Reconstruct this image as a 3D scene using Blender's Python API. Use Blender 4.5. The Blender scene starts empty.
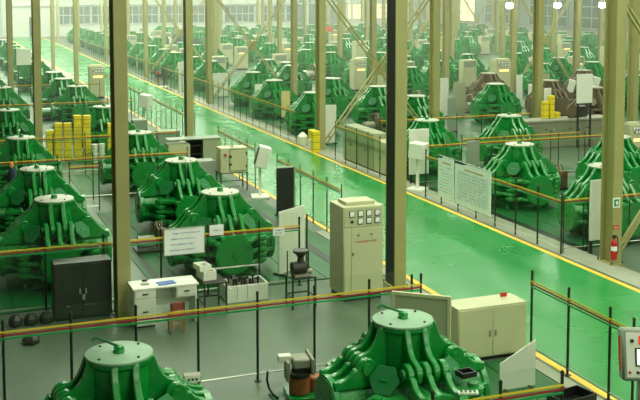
import bpy, bmesh, math, random
from mathutils import Vector, Matrix
random.seed(7)
PI = math.pi

# ------------------------------------------------------------------ camera
F_PX, CX, CY, PITCH, YAW, CAM_H = 1033.7, 320.0, 70.1, 0.0813, 0.3675, 6.2
scene = bpy.context.scene
C = scene.collection
cam_data = bpy.data.cameras.new('camera')
cam_data.sensor_width = 36.0
cam_data.lens = F_PX / 640 * 36
cam_data.shift_x = 0.0
cam_data.shift_y = -(200 - CY) / 640
cam_data.clip_end = 600
cam = bpy.data.objects.new('camera', cam_data)
C.objects.link(cam)
cam.location = (0, 0, CAM_H)
cam.rotation_euler = (PI / 2 - PITCH, 0, -YAW)
scene.camera = cam
FW = Vector((math.sin(YAW) * math.cos(PITCH), math.cos(YAW) * math.cos(PITCH), -math.sin(PITCH)))
RT = Vector((math.cos(YAW), -math.sin(YAW), 0))
UP = RT.cross(FW)
CAM = Vector((0, 0, CAM_H))
def ray(x, y): return FW + RT * ((x - CX) / F_PX) - UP * ((y - CY) / F_PX)
def at(x, y, z=0.0):
    """point of the photograph's pixel on the horizontal plane at height z"""
    d = ray(x, y); return CAM + d * ((z - CAM_H) / d.z)
def atY(x, y, Y):
    d = ray(x, y); return CAM + d * (Y / d.y)
def atX(x, y, X):
    d = ray(x, y); return CAM + d * (X / d.x)
def pix(p):
    d = Vector(p) - CAM; w = d.dot(FW)
    return CX + F_PX * d.dot(RT) / w, CY - F_PX * d.dot(UP) / w

# ------------------------------------------------------------------ world, light, exposure
scene.view_settings.view_transform = 'Standard'
scene.view_settings.look = 'None'
scene.view_settings.gamma = 1
scene.view_settings.use_curve_mapping = False
scene.view_settings.exposure = -0.08
scene.cycles.use_denoising = True
scene.cycles.max_bounces = 6
scene.cycles.volume_bounces = 0
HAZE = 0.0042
scene.cycles.transparent_max_bounces = 24
world = bpy.data.worlds.new('world'); scene.world = world
world.use_nodes = True
bg = world.node_tree.nodes['Background']
bg.inputs[0].default_value = (0.88, 1.0, 0.80, 1)
bg.inputs[1].default_value = 0.05
def area(name, loc, size, power, col=(0.90, 1.0, 0.76), rot=(0, 0, 0)):
    l = bpy.data.lights.new(name, 'AREA'); l.shape = 'RECTANGLE'
    l.size, l.size_y = size; l.energy = power; l.color = col
    o = bpy.data.objects.new(name, l); o.location = loc; o.rotation_euler = rot
    C.objects.link(o); return o
# rows of roof lights running along the hall, daylight from the right window wall, and added fill lights
for i, x in enumerate((6.5, 13.5, 25.0, 38.0, 52.0)):
    area('roof_light_row', (x, 27, 11.5), (1.6, 50), 3300)
    area('roof_light_row', (x, 91, 11.5), (1.6, 74), 8600)
area('front_fill_light', (22, -5, 8.5), (40, 5), 2400, (0.92, 1.0, 0.76), (PI / 2, 0, 0))  # unseen light added behind the camera to brighten the faces turned to it
area('end_fill_light', (30, 112, 11.3), (74, 3), 5000, (0.93, 1.0, 0.86), (.55, 0, 0))  # added light, tilted at the back wall to brighten the far end
area('right_window_light', (64.5, 66, 6.0), (120, 6), 3600, (0.93, 1.0, 0.84), (PI / 2, 0, PI / 2))

# ------------------------------------------------------------------ materials
def lin(c): return tuple(((v / 255) / 12.92 if v / 255 <= .04045 else ((v / 255 + .055) / 1.055) ** 2.4) for v in c)
MATS = {}
def mat(name, rgb, rough=.5, metal=0.0, var=.12, scale=4.0, bump=0.0, bscale=60, spec=.5, rvar=0.0, emit=0.0, stain=None, stain_amt=.4, stain_scale=1.2):
    if name in MATS: return MATS[name]
    m = bpy.data.materials.new(name); m.use_nodes = True
    nt = m.node_tree; b = nt.nodes['Principled BSDF']
    c = lin(rgb)
    tc = nt.nodes.new('ShaderNodeTexCoord')
    n = nt.nodes.new('ShaderNodeTexNoise'); n.inputs['Scale'].default_value = scale; n.inputs['Detail'].default_value = 5
    nt.links.new(tc.outputs['Object'], n.inputs['Vector'])
    r = nt.nodes.new('ShaderNodeValToRGB')
    r.color_ramp.elements[0].position = .3; r.color_ramp.elements[1].position = .7
    r.color_ramp.elements[0].color = tuple(v * (1 - var) for v in c) + (1,)
    r.color_ramp.elements[1].color = tuple(min(1, v * (1 + var)) for v in c) + (1,)
    nt.links.new(n.outputs['Fac'], r.inputs['Fac'])
    out = r.outputs['Color']
    if stain:
        n2 = nt.nodes.new('ShaderNodeTexNoise'); n2.inputs['Scale'].default_value = stain_scale; n2.inputs['Detail'].default_value = 8; n2.inputs['Roughness'].default_value = .65
        nt.links.new(tc.outputs['Object'], n2.inputs['Vector'])
        r2 = nt.nodes.new('ShaderNodeValToRGB'); r2.color_ramp.elements[0].position = .5; r2.color_ramp.elements[1].position = .72
        r2.color_ramp.elements[0].color = (0, 0, 0, 1); r2.color_ramp.elements[1].color = (stain_amt,) * 3 + (1,)
        nt.links.new(n2.outputs['Fac'], r2.inputs['Fac'])
        mx = nt.nodes.new('ShaderNodeMix'); mx.data_type = 'RGBA'
        nt.links.new(r2.outputs['Color'], mx.inputs['Factor']); nt.links.new(out, mx.inputs['A'])
        mx.inputs['B'].default_value = lin(stain) + (1,)
        out = mx.outputs['Result']
    nt.links.new(out, b.inputs['Base Color'])
    b.inputs['Roughness'].default_value = rough
    b.inputs['Metallic'].default_value = metal
    b.inputs['Specular IOR Level'].default_value = spec
    if rvar:
        mr = nt.nodes.new('ShaderNodeMapRange'); mr.inputs['To Min'].default_value = max(.02, rough - rvar); mr.inputs['To Max'].default_value = rough + rvar
        nt.links.new(n.outputs['Fac'], mr.inputs['Value']); nt.links.new(mr.outputs['Result'], b.inputs['Roughness'])
    if bump:
        n3 = nt.nodes.new('ShaderNodeTexNoise'); n3.inputs['Scale'].default_value = bscale
        nt.links.new(tc.outputs['Object'], n3.inputs['Vector'])
        bp = nt.nodes.new('ShaderNodeBump'); bp.inputs['Strength'].default_value = bump; bp.inputs['Distance'].default_value = .02
        nt.links.new(n3.outputs['Fac'], bp.inputs['Height']); nt.links.new(bp.outputs['Normal'], b.inputs['Normal'])
    if emit:
        b.inputs['Emission Color'].default_value = c + (1,); b.inputs['Emission Strength'].default_value = emit
    MATS[name] = m
    return m
def glass_mat(name, tint, gloss=.06, alpha_tint=.03, rough=.05):
    m = bpy.data.materials.new(name); m.use_nodes = True; nt = m.node_tree
    for n in list(nt.nodes): nt.nodes.remove(n)
    o = nt.nodes.new('ShaderNodeOutputMaterial'); t = nt.nodes.new('ShaderNodeBsdfTransparent'); g = nt.nodes.new('ShaderNodeBsdfGlossy'); d = nt.nodes.new('ShaderNodeBsdfDiffuse')
    t.inputs[0].default_value = (.96, .985, .955, 1); g.inputs['Roughness'].default_value = rough; d.inputs[0].default_value = lin(tint) + (1,)
    a = nt.nodes.new('ShaderNodeMixShader'); b = nt.nodes.new('ShaderNodeMixShader')
    a.inputs[0].default_value = gloss; b.inputs[0].default_value = alpha_tint
    nt.links.new(t.outputs[0], a.inputs[1]); nt.links.new(g.outputs[0], a.inputs[2])
    nt.links.new(a.outputs[0], b.inputs[1]); nt.links.new(d.outputs[0], b.inputs[2])
    nt.links.new(b.outputs[0], o.inputs[0]); MATS[name] = m
    return m
M_GREEN = mat('green_enamel', (8, 132, 48), .27, spec=.75, var=.10, scale=2.2, bump=.04, bscale=30, rvar=.07, stain=(6, 74, 34), stain_amt=.5, stain_scale=2.5)
M_GREEN_LT = mat('green_plate', (26, 108, 56), .5, spec=.3, var=.08)
M_CAP = mat('pale_steel_cap', (186, 192, 172), .5, metal=.0, var=.07, scale=5, stain=(128, 140, 112), stain_amt=.45, stain_scale=3)
M_CAPG = mat('pale_green_cap', (136, 172, 140), .5, var=.08, scale=5, stain=(96, 130, 98), stain_amt=.5, stain_scale=3)
M_RAW = mat('raw_casting', (104, 92, 62), .55, var=.18, scale=3, stain=(60, 52, 36), stain_amt=.6)
M_RAWCAP = mat('raw_cap', (150, 145, 118), .5, var=.1)
M_STEEL = mat('dark_steel', (52, 56, 46), .4, metal=.5, var=.15)
M_BLACK = mat('black_paint', (20, 22, 18), .45, var=.1)
M_BRIGHT = mat('bright_steel', (170, 172, 158), .3, metal=.8, var=.08)
M_OLIVE = mat('column_paint', (158, 154, 98), .5, var=.07, scale=1.3, stain=(124, 122, 70), stain_amt=.35, stain_scale=.9)
M_BEIGE = mat('cabinet_beige', (190, 190, 150), .42, var=.04, scale=1.5)
M_BEIGE2 = mat('cabinet_greybeige', (160, 164, 132), .45, var=.05, scale=1.5)
M_GREYC = mat('cabinet_grey', (138, 150, 132), .45, var=.05)
M_WHITE = mat('white_paint', (222, 224, 208), .5, var=.04)
M_PAPER = mat('white_board', (240, 244, 238), .35, var=.03)
M_DARKCAB = mat('cabinet_dark_green', (38, 46, 36), .38, var=.25, scale=3, stain=(74, 70, 50), stain_amt=.35)
M_YEL = mat('yellow_line', (236, 192, 54), .5, var=.06, scale=3, stain=(190, 160, 70), stain_amt=.4)
M_YBAND = mat('yellow_band', (222, 190, 40), .45, var=.04)
M_RBAND = mat('red_band', (150, 44, 30), .45, var=.04)
M_GBAND = mat('green_band', (30, 150, 78), .45, var=.04)
M_YBOX = mat('yellow_carton', (226, 204, 30), .55, var=.08, scale=6)
M_AISLE = mat('aisle_epoxy', (26, 132, 58), .26, spec=.32, var=.07, scale=.35, rvar=.09, stain=(66, 156, 92), stain_amt=.5, stain_scale=.25)
M_PAD = mat('pad_green', (22, 92, 44), .42, spec=.3, var=.12, scale=.8, rvar=.1, stain=(70, 118, 84), stain_amt=.5, stain_scale=.7)
M_CONC = mat('floor_concrete', (84, 102, 82), .42, var=.10, scale=.55, bump=.04, bscale=40, rvar=.1, stain=(56, 74, 54), stain_amt=.75, stain_scale=.4)
M_KERB = mat('kerb_concrete', (150, 154, 134), .6, var=.1, scale=2)
M_BLOCK = mat('block_concrete', (128, 128, 104), .7, var=.12, scale=2, stain=(96, 96, 74), stain_amt=.5)
M_WALL = mat('wall_white', (196, 204, 188), .7, var=.03, scale=.3)
M_WALLG = mat('wall_grey', (132, 146, 134), .7, var=.05, scale=.3)
M_PANE = mat('window_pane', (92, 112, 104), .12, var=.08, scale=.4)
M_PANEL = mat('lit_pane', (252, 236, 176), .4, var=.05, emit=.9)
M_MULL = mat('window_frame_white', (190, 200, 184), .5, var=.03)
M_RED = mat('red_paint', (190, 30, 22), .35, var=.06)
M_REDSIGN = mat('sign_red', (206, 92, 66), .5, var=.05)
M_RUST = mat('rusty_housing', (150, 84, 40), .55, var=.25, scale=9, stain=(96, 52, 28), stain_amt=.6, stain_scale=5)
M_GREYM = mat('grey_motor', (146, 146, 124), .5, var=.1)
M_BLUE = mat('blue_folder', (60, 100, 176), .45, var=.05)
M_WOOD = mat('chair_wood', (150, 104, 52), .5, var=.15, scale=8)
M_CUSH = mat('chair_red', (150, 62, 40), .6, var=.1)
M_INK = mat('ink_blue', (60, 84, 150), .6, var=.05)
M_INKG = mat('ink_grey', (120, 132, 140), .6, var=.05)
M_INKD = mat('ink_dark', (34, 48, 66), .6, var=.05)
M_INKO = mat('ink_orange', (190, 140, 60), .6, var=.05)
M_GLOW = mat('lit_display', (255, 214, 130), .4, var=.03, emit=1.6)
M_SCREEN = mat('lit_screen', (226, 236, 226), .3, var=.03, emit=.8)
M_REDLED = mat('red_led', (220, 60, 36), .4, var=.03, emit=.8)
M_LAMP = mat('lamp_glow', (255, 255, 236), .4, var=.01, emit=40)
M_TARP = mat('dark_tarp', (44, 62, 52), .7, var=.2)
M_NAVY = mat('navy_cloth', (26, 38, 58), .8, var=.2, scale=12)
M_ORANGE = mat('orange_tip', (230, 150, 90), .6, var=.1)
M_ROCK = mat('dark_carbide', (40, 42, 34), .45, var=.3, scale=6)
M_CABLE = mat('black_cable', (18, 18, 16), .6, var=.05)
M_SIGN = mat('sign_green', (20, 130, 70), .4, var=.03)
M_DARKREC = mat('cabinet_inside', (30, 40, 30), .7, var=.2)
M_GLASS = glass_mat('fence_acrylic', (190, 215, 190), .016, .007)
M_METER = glass_mat('meter_glass', (225, 230, 220), .15, .9)

# ------------------------------------------------------------------ mesh helpers
class MB:
    def __init__(s): s.v = []; s.f = []
    def _add(s, v, f):
        o = len(s.v); s.v += [tuple(p) for p in v]; s.f += [tuple(i + o for i in q) for q in f]; return s
    def box(s, x0, x1, y0, y1, z0, z1):
        return s._add([(x0, y0, z0), (x1, y0, z0), (x1, y1, z0), (x0, y1, z0), (x0, y0, z1), (x1, y0, z1), (x1, y1, z1), (x0, y1, z1)],
                      [(0, 3, 2, 1), (4, 5, 6, 7), (0, 1, 5, 4), (1, 2, 6, 5), (2, 3, 7, 6), (3, 0, 4, 7)])
    def cbox(s, c, d): return s.box(c[0] - d[0] / 2, c[0] + d[0] / 2, c[1] - d[1] / 2, c[1] + d[1] / 2, c[2] - d[2] / 2, c[2] + d[2] / 2)
    def tube(s, a, b, r, n=10, r2=None):
        a, b = Vector(a), Vector(b); d = (b - a).normalized()
        u = d.orthogonal().normalized(); w = d.cross(u); r2 = r if r2 is None else r2
        v = [a + (u * math.cos(2 * PI * i / n) + w * math.sin(2 * PI * i / n)) * r for i in range(n)]
        v += [b + (u * math.cos(2 * PI * i / n) + w * math.sin(2 * PI * i / n)) * r2 for i in range(n)]
        f = [(i, (i + 1) % n, n + (i + 1) % n, n + i) for i in range(n)] + [tuple(range(n - 1, -1, -1)), tuple(range(n, 2 * n))]
        return s._add(v, f)
    def path(s, pts, r, n=6):
        pts = [Vector(p) for p in pts]; v = []; f = []
        for k, p in enumerate(pts):
            d = (pts[min(k + 1, len(pts) - 1)] - pts[max(k - 1, 0)]).normalized()
            u = d.cross(Vector((.3, .2, 1))).normalized(); w = d.cross(u)
            v += [p + (u * math.cos(2 * PI * i / n) + w * math.sin(2 * PI * i / n)) * r for i in range(n)]
        for k in range(len(pts) - 1):
            f += [(k * n + i, k * n + (i + 1) % n, (k + 1) * n + (i + 1) % n, (k + 1) * n + i) for i in range(n)]
        f += [tuple(range(n - 1, -1, -1)), tuple(range((len(pts) - 1) * n, len(pts) * n))]
        return s._add(v, f)
    def lathe(s, prof, n=28, axis='Z', org=(0, 0, 0)):
        v = []; f = []
        for r, z in prof:
            for i in range(n):
                a = 2 * PI * i / n; p = (r * math.cos(a), r * math.sin(a), z)
                if axis == 'X': p = (p[2], p[0], p[1])
                if axis == 'Y': p = (p[0], p[2], p[1])
                v.append((p[0] + org[0], p[1] + org[1], p[2] + org[2]))
        for k in range(len(prof) - 1):
            f += [(k * n + i, k * n + (i + 1) % n, (k + 1) * n + (i + 1) % n, (k + 1) * n + i) for i in range(n)]
        f += [tuple(range(n - 1, -1, -1)), tuple(range((len(prof) - 1) * n, len(prof) * n))]
        return s._add(v, f)
    def prism(s, poly, t, plane='XZ', off=0.0):
        n = len(poly); v = []
        for e in (-t / 2, t / 2):
            for a, b in poly:
                v.append({'XZ': (a, off + e, b), 'XY': (a, b, off + e), 'YZ': (off + e, a, b)}[plane])
        f = [tuple(range(n - 1, -1, -1)), tuple(range(n, 2 * n))] + [(i, (i + 1) % n, n + (i + 1) % n, n + i) for i in range(n)]
        return s._add(v, f)
    def xform(s, mtx): s.v = [tuple(mtx @ Vector(p)) for p in s.v]; return s
    def merge(s, o, mtx=None):
        v = o.v if mtx is None else [tuple(mtx @ Vector(p)) for p in o.v]
        return s._add(v, o.f)
    def mesh(s, name, material, bevel=0.0, smooth=True, seg=1):
        me = bpy.data.meshes.new(name); me.from_pydata(s.v, [], s.f)
        bm = bmesh.new(); bm.from_mesh(me); bmesh.ops.recalc_face_normals(bm, faces=bm.faces)
        if bevel:
            es = [e for e in bm.edges if len(e.link_faces) == 2 and e.calc_face_angle(0) > .6]
            bmesh.ops.bevel(bm, geom=es, offset=bevel, segments=seg, affect='EDGES', clamp_overlap=True)
        bm.to_mesh(me); bm.free()
        if smooth:
            me.shade_smooth(); me.set_sharp_from_angle(angle=.62)
        me.materials.append(material)
        return me
def link(name, me, parent=None, loc=(0, 0, 0), rot=(0, 0, 0)):
    o = bpy.data.objects.new(name, me); C.objects.link(o)
    o.location = loc; o.rotation_euler = rot
    if parent is not None: o.parent = parent
    return o
def thing(name, label, cat, loc=(0, 0, 0), rz=0.0, group=None):
    o = bpy.data.objects.new(name, None); C.objects.link(o); o.empty_display_size = .2
    o.location = loc; o.rotation_euler = (0, 0, rz)
    return tag(o, label, cat, group)
def tag(o, label, cat, group=None):
    o['label'] = label; o['category'] = cat
    if group: o['group'] = group
    return o
def struct(o, label=None):
    o['kind'] = 'structure'
    if label: o['label'] = label
    return o
def B(x0, x1, y0, y1, z0, z1): return MB().box(x0, x1, y0, y1, z0, z1)
def part(name, mb, m, parent, bevel=0.0, loc=(0, 0, 0), rot=(0, 0, 0), smooth=True):
    return link(name, mb.mesh(name, m, bevel, smooth), parent, loc, rot)
_unit = {}
def sbox(name, m, parent, c, d, rot=(0, 0, 0)):
    """a box part that shares one unit mesh per material"""
    k = m.name
    if k not in _unit: _unit[k] = MB().cbox((0, 0, 0), (1, 1, 1)).mesh('box_' + k, m, 0, False)
    o = link(name, _unit[k], parent, c, rot); o.scale = d; return o
ORD = ['nearest', 'second', 'third', 'fourth', 'fifth', 'sixth', 'seventh', 'eighth', 'ninth', 'tenth', 'eleventh', 'twelfth', 'thirteenth', 'fourteenth', 'fifteenth', 'sixteenth']
#@@STRUCTURE
# ------------------------------------------------------------------ the setting
AX0, AX1 = 9.58, 13.40            # green aisle between its yellow lines
BACK, RIGHT = 130.0, 65.0
floor = struct(part('floor', B(-14, RIGHT, 3, BACK, -.2, 0), M_CONC, None, smooth=False), 'greenish grey concrete floor of the hall')
part('aisle_paint', B(AX0 - .02, AX1 + .02, 4, BACK - 1, 0, .004), M_AISLE, floor, smooth=False)
struct(part('trim_1', B(AX0 - .13, AX0, 4, BACK - 1, 0, .007), M_YEL, None, smooth=False), 'yellow line along the left edge of the green aisle')
struct(part('trim_2', B(AX1, AX1 + .13, 4, BACK - 1, 0, .007), M_YEL, None, smooth=False), 'yellow line along the right edge of the green aisle')
struct(part('trim_3', B(9.12, 9.36, 4, 24, 0, .02), M_KERB, None, smooth=False), 'pale concrete strip left of the aisle line')
struct(part('trim_4', B(13.6, 14.3, 15, 60, 0, .014), M_KERB, None, smooth=False), 'pale concrete strip right of the aisle line')
def pad(x0, x1, y0, y1, step=0.0, gap=.018):
    p = part('painted_pad', B(x0, x1, y0, y1, 0, .006), M_PAD if not step else M_BLACK, floor, smooth=False)
    if step:
        n = round((x1 - x0) / step); w = (x1 - x0) / n
        for i in range(n):
            part('cover_plate', B(x0 + i * w + gap / 2, x0 + (i + 1) * w - gap / 2, y0 + .02, y1 - .02, .006, .016), M_PAD, p, smooth=False)
pad(4.75, 9.08, 7, 14.55, .62)
pad(.2, 4.3, 7, 14.2, .62)
pad(4.3, 9.05, 20.0, 28.2, .6)
pad(.3, 3.9, 20.0, 28.2, .6)
pad(4.3, 9.05, 30.4, 34.2, .6)
pad(.3, 3.9, 30.4, 34.2, .6)
pad(14.5, 20.6, 20.2, 28.2, .6)
pad(14.5, 20.6, 28.8, 34.2, .6)
for y0, y1 in ((36.5, 43), (44.5, 51), (55, 70), (72, 100)):
    pad(.5, 4.0, y0, y1); pad(4.4, 8.8, y0, y1)
    pad(14.6, 21, y0, y1); pad(23, 30, y0, y1); pad(31, 38, y0, y1); pad(39.5, 46, y0, y1); pad(48, 55, y0, y1)
# dark service channels beside the right-hand pads
part('service_channel', B(14.32, 14.5, 20.0, 34, 0, .012), M_BLACK, floor, smooth=False)
part('service_channel', B(4.42, 4.56, 20.2, 28, 0, .018), M_BLACK, floor, smooth=False)
part('service_channel', B(8.35, 8.55, 20.2, 28, .016, .022), M_BLACK, floor, smooth=False)

# back wall with its strip of windows, right wall, left wall
wb = struct(part('wall_back', B(-14, RIGHT + .3, BACK, BACK + .3, 0, 12), M_WALL, None, smooth=False), 'white back wall with a long window strip')
wr = struct(part('wall_right', B(RIGHT, RIGHT + .3, 3, BACK, 0, 12), M_WALLG, None, smooth=False), 'grey right wall with tall windows')
part('dado', B(RIGHT - .06, RIGHT, 3, BACK, 0, 1.5), mat('wall_dado', (158, 164, 142), .7, var=.05), wr, smooth=False)
struct(part('wall_left', B(-14.3, -14, 3, BACK, 0, 12), M_WALL, None, smooth=False), 'plain white left wall')
win_n = [0]
def window(axis, a0, a1, z0, z1, nx, nz, pane, wallpos, label):
    win_n[0] += 1
    w = struct(thing('window_%d' % win_n[0], label, 'window', (0, 0, 0)), label)
    del w['category']
    q = wallpos - .02
    def bx(u0, u1, zz0, zz1, t, d):
        return B(u0, u1, q - t - d, q - d, zz0, zz1) if axis == 'X' else B(q - t - d, q - d, u0, u1, zz0, zz1)
    fr = MB(); fw = .09
    for (u0, u1, b0, b1) in ((a0, a1, z0, z0 + fw), (a0, a1, z1 - fw, z1), (a0, a0 + fw, z0, z1), (a1 - fw, a1, z0, z1)): fr.merge(bx(u0, u1, b0, b1, .12, 0))
    for i in range(1, nx): u = a0 + (a1 - a0) * i / nx; fr.merge(bx(u - .04, u + .04, z0, z1, .10, 0))
    for i in range(1, nz): z = z0 + (z1 - z0) * i / nz; fr.merge(bx(a0, a1, z - .04, z + .04, .10, 0))
    part('window_frame', fr, M_MULL, w, smooth=False)
    for i in range(nx):
        for j in range(nz):
            u0 = a0 + (a1 - a0) * i / nx + .05; u1 = a0 + (a1 - a0) * (i + 1) / nx - .05
            b0 = z0 + (z1 - z0) * j / nz + .05; b1 = z0 + (z1 - z0) * (j + 1) / nz - .05
            part('pane', bx(u0, u1, b0, b1, .02, .01), pane, w, smooth=False)
xw = 15.4; k = 0
while xw < 46:
    window('X', xw, xw + 4.15, 1.45, 3.7, 5, 2, M_PANE, BACK, 'grey window bay of the back wall strip, number %s from its left end' % ORD[k].replace('nearest', 'first')); xw += 4.25; k += 1
window('X', 54.0, 56.4, 1.7, 4.0, 3, 3, M_PANEL, BACK, 'warm lit window low in the back wall behind the near column')
window('X', 58.0, 60.0, 1.7, 4.0, 2, 3, M_PANEL, BACK, 'narrow warm lit window right of the larger lit one')
for k, y in enumerate((122, 112, 102, 92, 82, 72)):
    window('Y', y - 7.6, y, 1.7, 5.2, 4, 3, M_PANEL if k == 0 else M_PANE, RIGHT, ('warm lit tall window at the far end of the right wall' if k == 0 else 'grey tall window of the right wall, %s from the far end' % ORD[k]))
d1 = struct(thing('door_1', 'dark grey sliding door in the back wall', 'door'), 'dark grey sliding door in the back wall'); del d1['category']
for i in range(4): part('door_leaf', B(46.6 + i * 1.65, 46.6 + i * 1.65 + 1.6, BACK - .14, BACK - .02, 0, 5.4), mat('door_grey', (108, 122, 116), .5, var=.05), d1, smooth=False)
d2 = struct(thing('door_2', 'dark doorway at the left of the back wall', 'door'), 'dark doorway at the left of the back wall'); del d2['category']
part('door_leaf', B(12.2, 13.5, BACK - .1, BACK - .02, 0, 2.4), M_DARKREC, d2, smooth=False)
for i in range(9):
    part('wall_pilaster', B(9 + i * 6.5, 9.25 + i * 6.5, BACK - .4, BACK, 0, 12), M_MULL, wb, smooth=False)
part('wall_girt', B(-14, RIGHT, BACK - .25, BACK - .05, 4.75, 4.95), M_MULL, wb, smooth=False)
part('wall_girt', B(-14, RIGHT, BACK - .25, BACK - .05, 3.72, 3.9), M_MULL, wb, smooth=False)
tr = MB()
for i in range(18):
    x = 18 + i * 2.2
    tr.tube((x, BACK - .45, 3.9), (x + 1.1, BACK - .45, 6.2), .05, 6); tr.tube((x + 1.1, BACK - .45, 6.2), (x + 2.2, BACK - .45, 3.9), .05, 6)
tr.tube((18, BACK - .45, 3.9), (57.6, BACK - .45, 3.9), .06, 6); tr.tube((18, BACK - .45, 6.2), (57.6, BACK - .45, 6.2), .06, 6)
part('wall_truss', tr, M_MULL, wb)
# thin dust haze that fills the hall
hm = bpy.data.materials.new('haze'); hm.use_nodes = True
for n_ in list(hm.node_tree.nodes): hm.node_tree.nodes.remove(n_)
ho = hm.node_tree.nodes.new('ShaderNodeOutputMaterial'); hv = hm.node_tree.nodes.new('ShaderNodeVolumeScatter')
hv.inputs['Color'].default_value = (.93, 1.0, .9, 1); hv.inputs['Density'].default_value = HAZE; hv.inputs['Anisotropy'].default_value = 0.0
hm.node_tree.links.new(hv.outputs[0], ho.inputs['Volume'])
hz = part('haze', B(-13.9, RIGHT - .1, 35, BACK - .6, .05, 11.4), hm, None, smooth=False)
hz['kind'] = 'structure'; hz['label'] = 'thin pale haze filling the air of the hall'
#@@COLUMNS
# ------------------------------------------------------------------ steel columns and cross braces
FLW, FLD, FLT = .25, .44, .035
def column_mesh(w, d):
    a = MB().box(-w / 2, w / 2, -d / 2, -d / 2 + FLT, 0, 11.5)
    return a
cm_fl = B(-FLW / 2, FLW / 2, -FLT / 2, FLT / 2, 0, 11.5).mesh('flange', M_OLIVE, .006)
cm_web = B(-.02, .02, -FLD / 2 + FLT, FLD / 2 - FLT, 0, 11.5).mesh('web', M_OLIVE)
cm_base = B(-.165, .165, -.27, .27, 0, .03).mesh('base_plate', M_OLIVE, .004)
cm_bolt = MB().tube((0, 0, .03), (0, 0, .07), .018, 6).mesh('bolt', M_STEEL)
COLS = []
cm_recess_shade = B(-FLW / 2 + .004, -.02, -FLD / 2 + FLT, FLD / 2 - FLT, 0.03, 11.5).mesh('recess_shade', M_BLACK)  # black fill standing in for the deep shade of the web recess
def column(x, y, label, group=None, near=False, k=1.0, shade_fill=False):
    COLS.append((x, y))
    t = thing('steel_column', label, 'column', (x, y, 0), 0, group)
    for s in (-1, 1): link('flange', cm_fl, t, (0, s * (FLD / 2 - FLT / 2), 0))
    link('web', cm_web, t); link('base_plate', cm_base, t)
    if near:
        for sx in (-1, 1):
            for sy in (-1, 1): link('bolt', cm_bolt, t, (sx * .14, sy * .245, 0))
    if shade_fill: link('recess_shade', cm_recess_shade, t)
    if k != 1.0: t.scale = (k, k, 1)
    return t
def xdir(px): return math.tan(YAW + math.atan((px - CX) / F_PX))
YR = (18.85, 36.3, 52.5, 69.0, 85.0, 101.0, 117.0)
column(xdir(118) * 19.1, 19.1, 'olive steel column between dark metal cabinet and white desk', near=True, k=1.0)
column(xdir(397) * 19.1, 19.1, 'olive steel column beside tall meter cabinet at the aisle', near=True, k=1.05, shade_fill=True)
column(xdir(615.5) * 18.95, 18.95, 'olive steel column carrying the red fire extinguisher', near=True, k=1.02)
column(3.62, 36.3, 'olive steel column left of the yellow carton stacks')
column(xdir(9.5) * 50.5, 50.5, 'olive steel column furthest left in the picture')
column(xdir(188) * 36.3, 36.3, 'olive steel column standing behind the open beige cabinet', shade_fill=True)
column(xdir(120) * 50.5, 50.5, 'olive steel column mostly hidden by the one at the desk')
column(xdir(75.5) * 65, 65, 'slim steel column at the left edge of the aisle, far back')
column(xdir(52.5) * 79, 79, 'slim banded steel column at far left end of the aisle')
for px, lab in ((320.5, 'olive steel column with yellow cans at its foot right of the aisle'), (435, 'olive steel column behind the press with white board'),
                (538.5, 'olive steel column beside the low concrete block'), (634.5, 'olive steel column at right edge behind the extinguisher column')):
    column(xdir(px) * 36.3, 36.3, lab)
for px, lab in ((208.5, 'steel column at right aisle fence, foot of the left cross brace'), (294, 'steel column at right end of the left cross brace'),
                (373, 'steel column just left of the near meter column, far back'), (446, 'steel column right behind the white tall panels'),
                (513.5, 'dark steel column under the left lamp'), (577, 'dark steel column under the middle lamp')):
    column(xdir(px) * 52.5, 52.5, lab)
column(xdir(632) * 52.5, 52.5, 'steel column hidden behind the extinguisher column')
for Y in YR[3:]:
    for X in (3.6, 9.0, 14.0, 18.8, 23.5, 28.1, 32.6, 37.2, 41.6, 46.2, 50.6, 55.2, 59.6):
        if X == 9.0: continue
        p = pix((X, Y, 0))
        if -8 < p[0] < 648 and not (X < 9):
            column(X, Y, 'pale slim steel column far back in the hall', 'distant steel columns')
def brace(x0, x1, Y, label, z1=5.9, w=.05, k=.5):
    t = thing('cross_brace', label, 'brace', (x0, Y, 0))
    L = x1 - x0
    def bar(ax, az, bx, bz, y, nm):
        d = Vector((bx - ax, 0, bz - az)); n = Vector((-d.z, 0, d.x)).normalized()
        m = MB()
        for s in (-1, 1):
            c0 = Vector((ax, y, az)) + n * s * w; c1 = Vector((bx, y, bz)) + n * s * w
            e = n * .026
            m._add([c0 - e + Vector((0, -.03, 0)), c0 + e + Vector((0, -.03, 0)), c0 + e + Vector((0, .03, 0)), c0 - e + Vector((0, .03, 0)),
                    c1 - e + Vector((0, -.03, 0)), c1 + e + Vector((0, -.03, 0)), c1 + e + Vector((0, .03, 0)), c1 - e + Vector((0, .03, 0))],
                   [(0, 1, 2, 3), (4, 7, 6, 5), (0, 4, 5, 1), (1, 5, 6, 2), (2, 6, 7, 3), (3, 7, 4, 0)])
        q = part(nm, m, M_OLIVE, t)
        b = MB(); nb = 9
        for i in range(nb + 1):
            c = Vector((ax, y, az)) + d * ((i + .3) / (nb + .6))
            b._add([c + n * s * w + Vector((u * .02, v * .012, 0)) + d.normalized() * (u * .04) for s in (-1, 1) for u, v in ((-1, -1), (1, -1), (1, 1), (-1, 1))],
                   [(0, 1, 2, 3), (4, 7, 6, 5), (0, 4, 5, 1), (1, 5, 6, 2), (2, 6, 7, 3), (3, 7, 4, 0)])
        part('batten', b, M_OLIVE, q)
    bar(.2, .3, L - .2, z1, -.05, 'diagonal'); bar(.2, z1, L - .2, .3, .05, 'diagonal')
    part('gusset_plate', B(L / 2 - .25, L / 2 + .25, -.02, .02, z1 / 2 - .17, z1 / 2 + .32), M_OLIVE, t)
brace(xdir(320.5) * 36.3, xdir(435) * 36.3, 36.3, 'diagonal cross brace with gusset left of the meter column', w=.075)
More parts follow.
